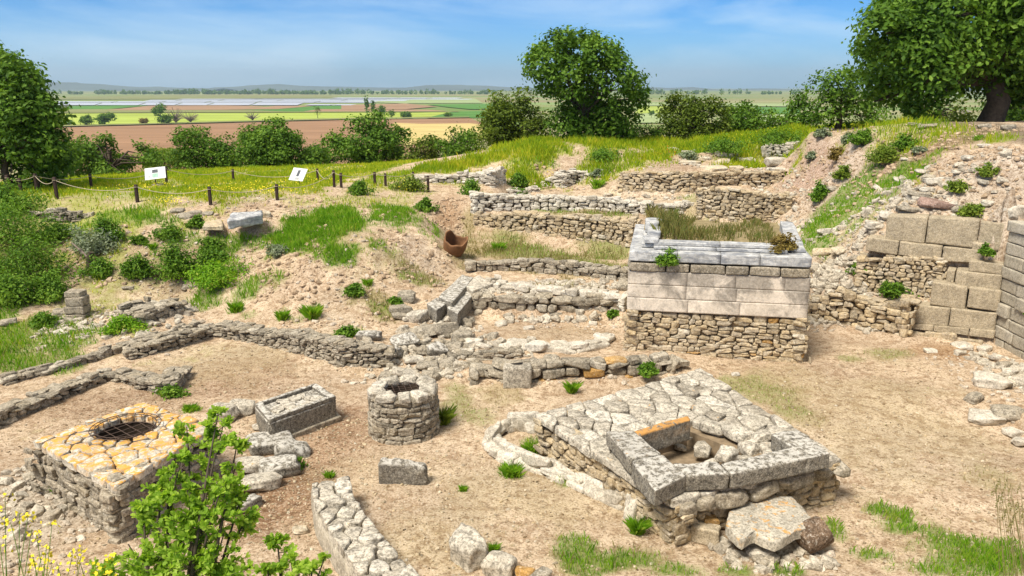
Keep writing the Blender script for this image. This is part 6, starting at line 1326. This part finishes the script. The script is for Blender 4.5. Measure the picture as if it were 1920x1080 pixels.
mb = MB(); p0, p1 = PZ(709, 909, 0), PZ(798, 911, 0); d = unit((p1 - p0)[:2]); nn = np.array([-d[1], d[0]]); qblock(mb, [p0[:2], p1[:2], p1[:2] + nn * .2, p0[:2] + nn * .2], -.1, [.42, .36, .40, .46], .06, .025, n=14); tag(mb.build('upright_slab', M_DARKL), 'thick upright slab with a rounded worn top standing alone on the sandy court', 'stone slab')
# hollowed block on the front wall
zf_ = .50; t = thing('hollowed_block', 'pale block with a round dark socket set into the lowest front wall', 'block', PZ(968, 712, .05)); mb = MB(); q = [PZ(u, v, zf_)[:2] for u, v in ((943,690),(997,690),(993,672),(948,674))]; qblock(mb, q, -.04, zf_, .03, .012); mb.build('body', M_LICH_S, t); cq = sum(q) / 4; mb = MB(); V = [(cq[0] - .02 + .15 * math.cos(a_), cq[1] + .13 * math.sin(a_), zf_ + .012) for a_ in np.linspace(0, 6.283, 25)[:-1]]; mb.add(V, [list(range(24))], smooth=False); mb.build('socket', M_HOLE, t)  # socket is a flat dark disc painting the shade of a hollow
# lichen covered slab and column drum, lower right
t = thing('fallen_slab', 'broken flat slab with orange lichened back edge propped on boulders', 'stone slab', PZ(1450, 1010, .1)); mb = MB(); cell = np.array([PZ(u, v, .42)[:2] for u, v in ((1360,984),(1366,958),(1379,940),(1418,925),(1484,928),(1512,956),(1531,985),(1492,993),(1474,1004),(1454,1017),(1432,1008),(1413,997),(1391,1014))]); slab_cell(mb, cell, .42, .17, gap=0.0, tilt=.0, bev=.03); 
mb.build('slab', stone_mat('slab_lichen', [(.40, .36, .29), (.46, .42, .34)], dirt=.45, pits=.6, lichen=.52, lcol=(.42, .22, .05)), t)
for i, (u, v, w_, h_) in enumerate(((1425,1040,44,40),(1470,1036,46,34),(1498,1030,30,40),(1450,1012,34,26),(1395,1010,40,30),(1440,1062,50,30))): stone('boulder', ['round boulder under the left front of the broken slab','angular boulder under the middle of the broken slab','narrow upright stone between broken slab and dark drum','small stone wedged tight beneath the broken slab','low stone at the left corner of the broken slab','half buried stone in front of the propped slab'][i], u, v, w_, h_, mat=M_GREY)
dp = PZ(1530, 1040, 0); mb = MB(); P_, Q_ = cube_grid(14); nr_ = (np.abs(P_[:, :2]) ** 2).sum(1) ** .5; pp = P_.copy(); sx = np.abs(P_[:, :2]).max(1) / np.maximum(nr_, 1e-6); pp[:, :2] *= sx[:, None]; pp = pp * .5 + unit_rows(P_) * .5; pp *= (1 + .03 * sn3(pp, 3, 5))[:, None]
mb.add(pp @ euler(.2, 1.2, .5) * np.array([.27, .25, .24]) + np.array([dp[0], dp[1] + .2, .22]), Q_); tag(mb.build('column_drum', stone_mat('brown_drum', [(.17, .115, .075), (.21, .145, .095)], dirt=.6, pits=.6, lichen=.16, lcol=(.46, .19, .03))), 'dark brown rounded column drum with an orange patch beside the broken slab', 'drum')
pxs('dressed_block', 'squared grey block at the foot of the paved platform left of the broken slab', [(1292,985),(1347,1000),(1352,985),(1300,968)], .26, .3, M_TAN)
stone('stone', 'small orange lichened stone on the ledge left of the broken slab', 1336, 985, 30, 26, mat=M_RUST, z=.2); stone('stone', 'orange tinted flat stone by the right front corner of the paved platform', 1545, 940, 30, 18, mat=M_RUST)
# boulders at the bottom
pxs('boulder', 'large tilted pale boulder at bottom centre', [(836,1003),(880,1030),(918,1012),(866,968)], .40, .5, M_LICH_S, 'boulder', .12, .04); stone('boulder', 'rough pale boulder right below the large tilted one', 938, 1082, 66, 66, mat=M_LICH_S); stone('boulder', 'bright orange lichened stone at the bottom edge', 985, 1090, 40, 46, mat=M_RUST); stone('boulder', 'dark grey boulder at the bottom edge right of the orange stone', 1012, 1100, 50, 50, mat=M_GREY); stone('stone', 'small round stone tucked under the large tilted boulder', 899, 1048, 20, 22)
stone('stone', 'lone oblong tan stone beside the curved foreground wall', 562, 1002, 30, 20, mat=M_WARM)
# tilted blocks right of the square well
for (u, v, w_, h_, yw, lb) in ((415,790,60,46,-.2,'rough pale block between square well and stone trough'),(450,780,54,40,.1,'pitted pale block touching the left end of the stone trough'),(500,850,90,50,.5,'long tilted grey slab lying below the stone trough'),(545,862,70,46,.3,'rough grey slab at the right end of the tilted stones'),(520,895,80,50,.4,'broad slab tilted against the long grey one below the trough'),(470,890,60,46,.6,'block with orange stain just right of the young oak'),(480,925,80,46,.7,'long weathered block sloping down behind the young oak'),(455,960,60,40,.8,'lowest tilted block beside the young oak'),(490,808,40,26,.2,'small flat stone at the foot of the trough')):
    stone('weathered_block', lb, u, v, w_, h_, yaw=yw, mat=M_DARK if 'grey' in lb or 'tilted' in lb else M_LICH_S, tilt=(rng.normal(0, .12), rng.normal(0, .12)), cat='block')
# the tumbled flank between the curved wall and the stepped terrace (u, v base, w, h, z or None)
TB_ = [(762,567,36,36,M_GREY,'square dark block perched on top of the tumbled flank'),(750,590,46,28,M_GREY,'flat grey block under the perched square one'),(748,600,36,22,M_GREY,'dark stone at the base of the perched pair'),(782,606,40,40,M_LICH_S,'cracked round edged slab leaning below the perched block'),(800,632,50,36,M_GREY,'angled grey block in the middle of the tumbled flank'),(834,632,50,46,M_GREY,'broad pale topped block in the middle of the tumbled flank'),(840,600,54,22,M_WARM,'long thin slab lying across the tumbled flank'),(866,640,40,40,M_GREY,'stepped block at the right side of the tumbled flank'),(818,668,44,40,M_DARK,'dark pitted block near the foot of the tumbled flank'),(852,660,36,30,M_GREY,'small grey block tucked right of the dark pitted one'),(690,638,48,30,M_DARK,'long dark beam like block lying alone left of the tumbled flank'),(756,652,54,32,M_DARK,'slanting dark slab at the left of the tumbled flank'),(734,672,40,40,M_DARK,'rounded pitted block above the end of the curving wall'),(774,682,40,22,M_PALE,'pale flat stone above the round well'),(760,710,56,28,M_LICH_S,'pale slab right behind the round well'),(722,716,36,26,M_GREY,'dark rounded stone behind the round well'),(806,712,36,24,M_GREY,'stone right of the pale slab behind the round well'),(800,695,44,24,M_GREY,'low grey stone between dark pitted block and round well'),(836,690,40,22,M_GREY,'flat stone at the left end of the lowest front wall'),(880,648,50,18,M_PALE,'flat pale slab on the ledge below the sandy terrace'),(906,654,36,18,M_PALE,'narrow pale stone beside the flat slab on the ledge'),(940,612,24,16,M_PALE,'small pale rock on the sandy terrace, left of two'),(992,618,22,10,M_PALE,'small flat pale rock on the sandy terrace, right of two'),(1178,545,40,34,M_GREY,'square grey block against the left flank of the marble topped platform'),(1112,610,16,12,M_PALE,'little white stone on the sandy terrace near the platform'),(1190,655,30,16,M_PALE,'low pale stone on the right end of the sandy terrace')]
for (u, v, w_, h_, mt, lb) in TB_: stone('fallen_block', lb, u, v, w_, h_, mat=mt, tilt=(rng.normal(0, .16), rng.normal(0, .16)), cat='block')
# the two long leaning kerb blocks of the stair flank
for px, zt_, lb in (([(822,556),(866,514),(888,520),(848,566)], .84, 'long leaning kerb block, upper of the two beside the stepped terrace'), ([(838,576),(876,540),(892,546),(858,588)], .66, 'long leaning kerb block, lower of the two beside the stepped terrace'), ([(800,568),(822,556),(840,566),(818,582)], .72, 'squat end block below the two leaning kerb blocks'), ([(860,528),(900,516),(930,530),(885,545)], .82, 'pale capstone with an orange edge at the head of the stair flank')):
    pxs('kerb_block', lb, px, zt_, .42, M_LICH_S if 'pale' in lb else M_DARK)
# rim of the pit
pxs('marble_fragment', 'big white weathered marble fragment lying on the pit rim', [(424,412),(492,402),(490,394),(432,400)], 2.72, .32, M_MARB, 'block', .05, .04); stone('stone', 'tan block at the right end of the white marble fragment', 494, 408, 26, 22, mat=M_WARM); pxs('flat_slab', 'flat tan slab on the pit rim left of the white marble fragment', [(380,424),(418,424),(416,412),(386,414)], 2.35, .16, M_WARM)
for (u, v, w_, h_, lb) in ((345,410,34,18,'long flat stone on the meadow edge above the pit, lower of the stack'),(330,400,26,16,'dark stone at the left of the stack on the meadow edge'),(365,404,30,14,'pale stone in the middle of the stack on the meadow edge'),(386,404,24,12,'rightmost stone of the stack on the meadow edge'),(294,349,22,8,'grey stone at the foot of the square information panel'),(1555,255,1,1,'')):
    if lb: stone('stone', lb, u, v, w_, h_)
# pier in the pit
t = thing('masonry_pier', 'upright broken pier of grey blocks in the left of the pit', 'ruin', G(140, 598)); p = G(140, 600); k = dep(p) / F; mb = MB(); z = p[2] - .1
for i, (dx, wd, hz, dy) in enumerate(((0, .62, .26, 0), (-.02, .56, .24, .03), (.01, .52, .26, .02), (-.03, .5, .18, .05))): qblock(mb, [(p[0] - wd / 2 + dx, p[1] + dy), (p[0] + wd / 2 + dx, p[1] + dy + .03), (p[0] + wd / 2 + dx, p[1] + .5), (p[0] - wd / 2 + dx, p[1] + .5)], z, z + hz - .01, .03, .02, n=10); z += hz
mb.build('masonry', M_GREY, t)
for (u, v, w_, h_, lb) in ((112,596,34,28,'dark stone leaning on the left of the broken pier'),(128,606,22,18,'pointed stone at the foot of the broken pier'),(352,545,30,18,'rounded dark stone above the ruined heap in the pit'),(236,543,24,10,'flat dark stone on the pit floor left of the rounded one'),(300,592,26,22,'squarish block on the ruined heap in the pit'),(115,618,20,10,'pale stone in front of the broken pier'),(12,612,30,22,'dark stone at the left edge of the pit floor')): stone('stone', lb, u, v, w_, h_)
# stones along the foot of the side wall
SW = [(1870,728,70,36,M_PALE,'large flat pale boulder along the foot of the side wall'),(1832,755,36,28,M_GREY,'round grey stone in front of the large flat boulder'),(1860,798,66,34,M_PALE,'flat topped boulder below the round grey stone'),(1900,788,60,38,M_GREY,'big boulder at the right edge nearest the side wall'),(1904,820,36,24,M_PALE,'white stone at the right edge below the big boulder'),(1918,838,36,28,M_PALE,'lowest pale stone at the right edge of the court'),(1808,655,40,18,M_PALE,'flat white stone below the corner of the ashlar wall'),(1748,662,24,12,M_PALE,'small white stone on the sand below the ashlar wall'),(1850,660,28,22,M_PALE,'stone in the corner where the two dressed walls meet'),(1872,676,26,22,M_PALE,'second stone out from the corner of the two dressed walls'),(1886,692,28,24,M_GREY,'grey stone third out from the corner of the two dressed walls'),(1898,706,28,24,M_PALE,'stone leaning on the side wall near the right edge'),(1915,725,28,30,M_PALE,'rough stone at the right edge under the side wall'),(1380,705,16,10,M_PALE,'lone white stone on the sand in front of the platform')]
for (u, v, w_, h_, mt, lb) in SW: stone('boulder' if w_ > 50 else 'stone', lb, u, v, w_, h_, mat=mt)
# rubble slope beside the platform, and bank above the ashlar wall
RB = [(1582,592,66,46,M_PALE,'large pitted pale boulder in the collapsed rubble facing'),(1536,600,38,40,M_PALE,'rounded boulder touching the platform side of the rubble facing'),(1640,605,34,28,M_GREY,'round grey stone right of the large pitted boulder'),(1548,480,42,26,M_WARM,'oblong block at the lower end of the lawn slope'),(1580,476,36,20,M_WARM,'second block beside the oblong one at the lower end of the lawn slope'),(1548,440,28,20,M_PALE,'white stone in the grass above the oblong block'),(1645,430,40,26,M_PALE,'pale block left of the top ashlar course'),(1670,412,36,26,M_PALE,'pale block at the upper left corner of the top ashlar course'),(1770,393,70,28,M_RED,'long reddish boulder lying above the top ashlar course'),(1712,398,52,18,M_GREY,'flat grey slab left of the reddish boulder'),(1730,372,44,22,M_GREY,'leaning grey slab above the reddish boulder'),(1742,360,30,16,M_PALE,'pale stone behind the leaning grey slab'),(1800,398,30,24,M_GREY,'dark stone at the right end of the reddish boulder'),(1905,420,46,60,M_PALE,'pale broken block where the side wall top meets the bank'),(1835,445,1,1,M_TAN,''),(1850,470,44,36,M_TAN,'wedge shaped stone on top of the corner ashlar blocks'),(1700,340,40,12,M_PALE,'white slab edge at the top of the lawn slope'),(1735,325,30,12,M_PALE,'white slab upslope of the slab edge'),(1755,345,40,22,M_PALE,'large white stone in the rubble strip beside the lawn'),(1820,300,26,16,M_PALE,'bright white stone on the stony bank under the huge oak'),(1800,325,22,12,M_PALE,'flat pale stone below the bright white one on the bank'),(1850,275,24,10,M_PALE,'small white slab on the trampled terrace'),(1720,236,26,10,M_GREY,'grey stone in the shade of the huge oak'),(1848,240,26,14,M_GREY,'grey stone right of the thick oak trunk'),(1893,245,26,22,M_GREY,'squared block on the right of the shaded terrace'),(1810,218,20,22,M_GREY,'dark stump like stone left of the thick oak trunk'),(1745,240,40,14,M_GREY,'low dark stone in front of the yellow green bush'),(1700,300,18,8,M_PALE,'small pale stone beside the pale yellow green bush'),(1555,245,20,10,M_PALE,'stone at the crest of the steep earth bank')]
for (u, v, w_, h_, mt, lb) in RB:
    if lb: stone('boulder' if w_ > 50 else 'stone', lb, u, v, w_, h_, mat=mt, tilt=(rng.normal(0, .1), rng.normal(0, .1)))
# fallen blocks behind the farthest back wall
FB = [(1262,286,28,14,'leftmost block at the back of the fallen group'),(1290,290,26,12,'second block from the left at the back of the fallen group'),(1318,303,40,14,'long flat block in the middle of the fallen group'),(1295,310,44,12,'long low block at the front left of the fallen group'),(1340,322,50,16,'longest block lying on top of the farthest back wall'),(1382,322,28,16,'pale block right of the longest one on the farthest back wall'),(1358,308,26,16,'squat block right of the long flat one in the fallen group'),(1352,293,20,14,'small dark block behind the squat one'),(1366,296,20,14,'small pale block beside the small dark one'),(1368,283,34,20,'tall tan block at the back of the fallen group'),(1436,296,18,34,'upright squared post of stone beside the small neat wall'),(1455,312,44,26,'big rounded block below the upright post of stone'),(1460,325,30,16,'white boulder below the big rounded block'),(1400,305,40,14,'mossy sloping stone right of the fallen group')]
for (u, v, w_, h_, lb) in FB: stone('fallen_block', lb, u, v, w_, h_ * 1.25, mat=M_WARM if 'tan' in lb or 'long' in lb else M_PALE, cat='block', yaw=rng.uniform(-.2, .2))

# scattered small stones that nobody would count
def gravel(name, mat, spots, smin, smax, T=None):
    S = Stones(*(T or (TP, QP)))
    for (u, v, ru, rv, n) in spots:
        c = G(u, v); k = dep(c) / F; a_ = G(u, v - rv); b_ = G(u, v + rv); ry = max(.15, min(abs(a_[1] - b_[1]) / 2, ru * k * 3)); x = c[0] + rng.uniform(-1, 1, n) * ru * k; y = c[1] + rng.uniform(-1, 1, n) * ry; z = terr(x, y)
        for i in range(n):
            s = smin * (smax / smin) ** (rng.random() ** 1.8); S.add((x[i], y[i], z[i] + s * .15), (s * rng.uniform(.8, 1.5), s * rng.uniform(.7, 1.1), s * rng.uniform(.45, .8)), euler(rng.normal(0, .3), rng.normal(0, .3), rng.uniform(0, 6.28)))
    mb = MB(); S.into(mb); kind(mb.build(name, mat), 'stuff')
gravel('gravel', M_GRAV, [(60,960,150,110,420),(250,600,130,50,160),(140,610,50,30,120),(1840,330,80,60,160),(1700,390,50,40,120),(1650,440,70,50,120),(1560,560,50,60,160),(1580,290,90,40,160),(1100,600,110,24,120),(1500,420,60,60,120),(1230,370,240,16,160),(760,660,100,50,140),(850,600,60,60,80),(1860,720,60,60,140),(1050,700,130,20,80),(300,560,60,40,140),(640,560,90,60,120),(300,470,200,60,200),(740,480,90,40,100),(500,386,160,20,100),(1300,300,120,20,100),(1150,330,80,16,80),(1600,480,70,60,160),(1480,470,40,60,40),(1640,560,70,30,120),(1450,1050,120,40,60)], .02, .085)
gravel('pebbles', M_WARM, [(1000,900,900,160,3000),(1650,800,260,180,1500),(500,900,160,140,1200),(850,950,200,120,800),(450,690,200,50,500),(1050,625,130,30,150),(150,780,150,60,200)], .009, .034)
gravel('tumbled_rubble', M_GREY, [(884,568,22,12,16),(866,602,24,16,20),(850,640,26,18,22),(812,660,44,20,24),(776,630,34,18,14),(850,690,40,10,14),(800,706,40,10,10),(905,640,26,8,10),(700,650,30,12,8)], .09, .21, (TB, QB))
gravel('rubble', M_RUB, [(1565,520,60,50,330),(1540,580,40,26,120),(1660,600,50,24,90),(1720,560,60,30,90),(1640,400,60,30,110),(1600,430,60,30,70),(1760,365,60,24,60),(1840,330,90,50,50),(1700,345,40,24,60),(1000,545,110,10,120),(1080,536,90,8,110),(1060,598,110,6,60),(820,640,80,50,170),(780,690,90,26,120),(930,655,70,12,60),(280,580,70,30,130),(140,612,50,20,80),(1890,700,40,60,160),(1450,1045,110,26,60),(1240,365,260,14,150),(1500,395,60,40,120),(1330,310,90,16,70),(60,930,100,80,120),(1350,395,120,8,60)], .045, .16, (TR, QR))
M_CLOD = stone_mat('earth_clods', [(.32, .23, .145), (.42, .305, .195), (.48, .36, .24)], dirt=.35, pits=.3)
gravel('earth_clods', M_CLOD, [(300,480,220,60,420),(100,500,110,60,200),(640,560,110,70,260),(770,490,70,50,200),(1600,290,100,50,500),(1850,320,90,60,500),(1150,325,150,22,400),(560,480,50,60,250),(1500,360,60,60,250),(840,410,30,50,250),(600,390,200,18,400),(1740,270,140,26,400)], .025, .11)
M_LITTER = stone_mat('dark_litter', [(.16, .11, .06), (.24, .17, .09), (.12, .09, .05)], dirt=.3)
gravel('litter', M_LITTER, [(1000,900,850,160,1500),(520,900,110,100,500),(1650,800,260,180,600),(450,700,180,50,350),(150,790,150,60,300),(1050,625,130,30,150),(1750,265,120,24,500)], .008, .026)
# ================================================================== HAZE over the plain
mb = MB(); box(mb, (0, 9000, 170), (14000, 9800, 200)); hz = mb.build('haze', M_WHITE); kind(hz, 'stuff')
m = bpy.data.materials.new('air'); m.use_nodes = True; nt = m.node_tree; nt.nodes.clear(); o_ = nt.nodes.new('ShaderNodeOutputMaterial'); pv = nt.nodes.new('ShaderNodeVolumePrincipled')
pv.inputs['Color'].default_value = (.68, .86, 1.0, 1); pv.inputs['Density'].default_value = 0.00008; pv.inputs['Anisotropy'].default_value = .2; nt.links.new(pv.outputs[0], o_.inputs['Volume']); hz.data.materials.clear(); hz.data.materials.append(m)
for o in bpy.data.objects:
    if o.parent is None and o.get('category'): o['kind'] = 'thing'
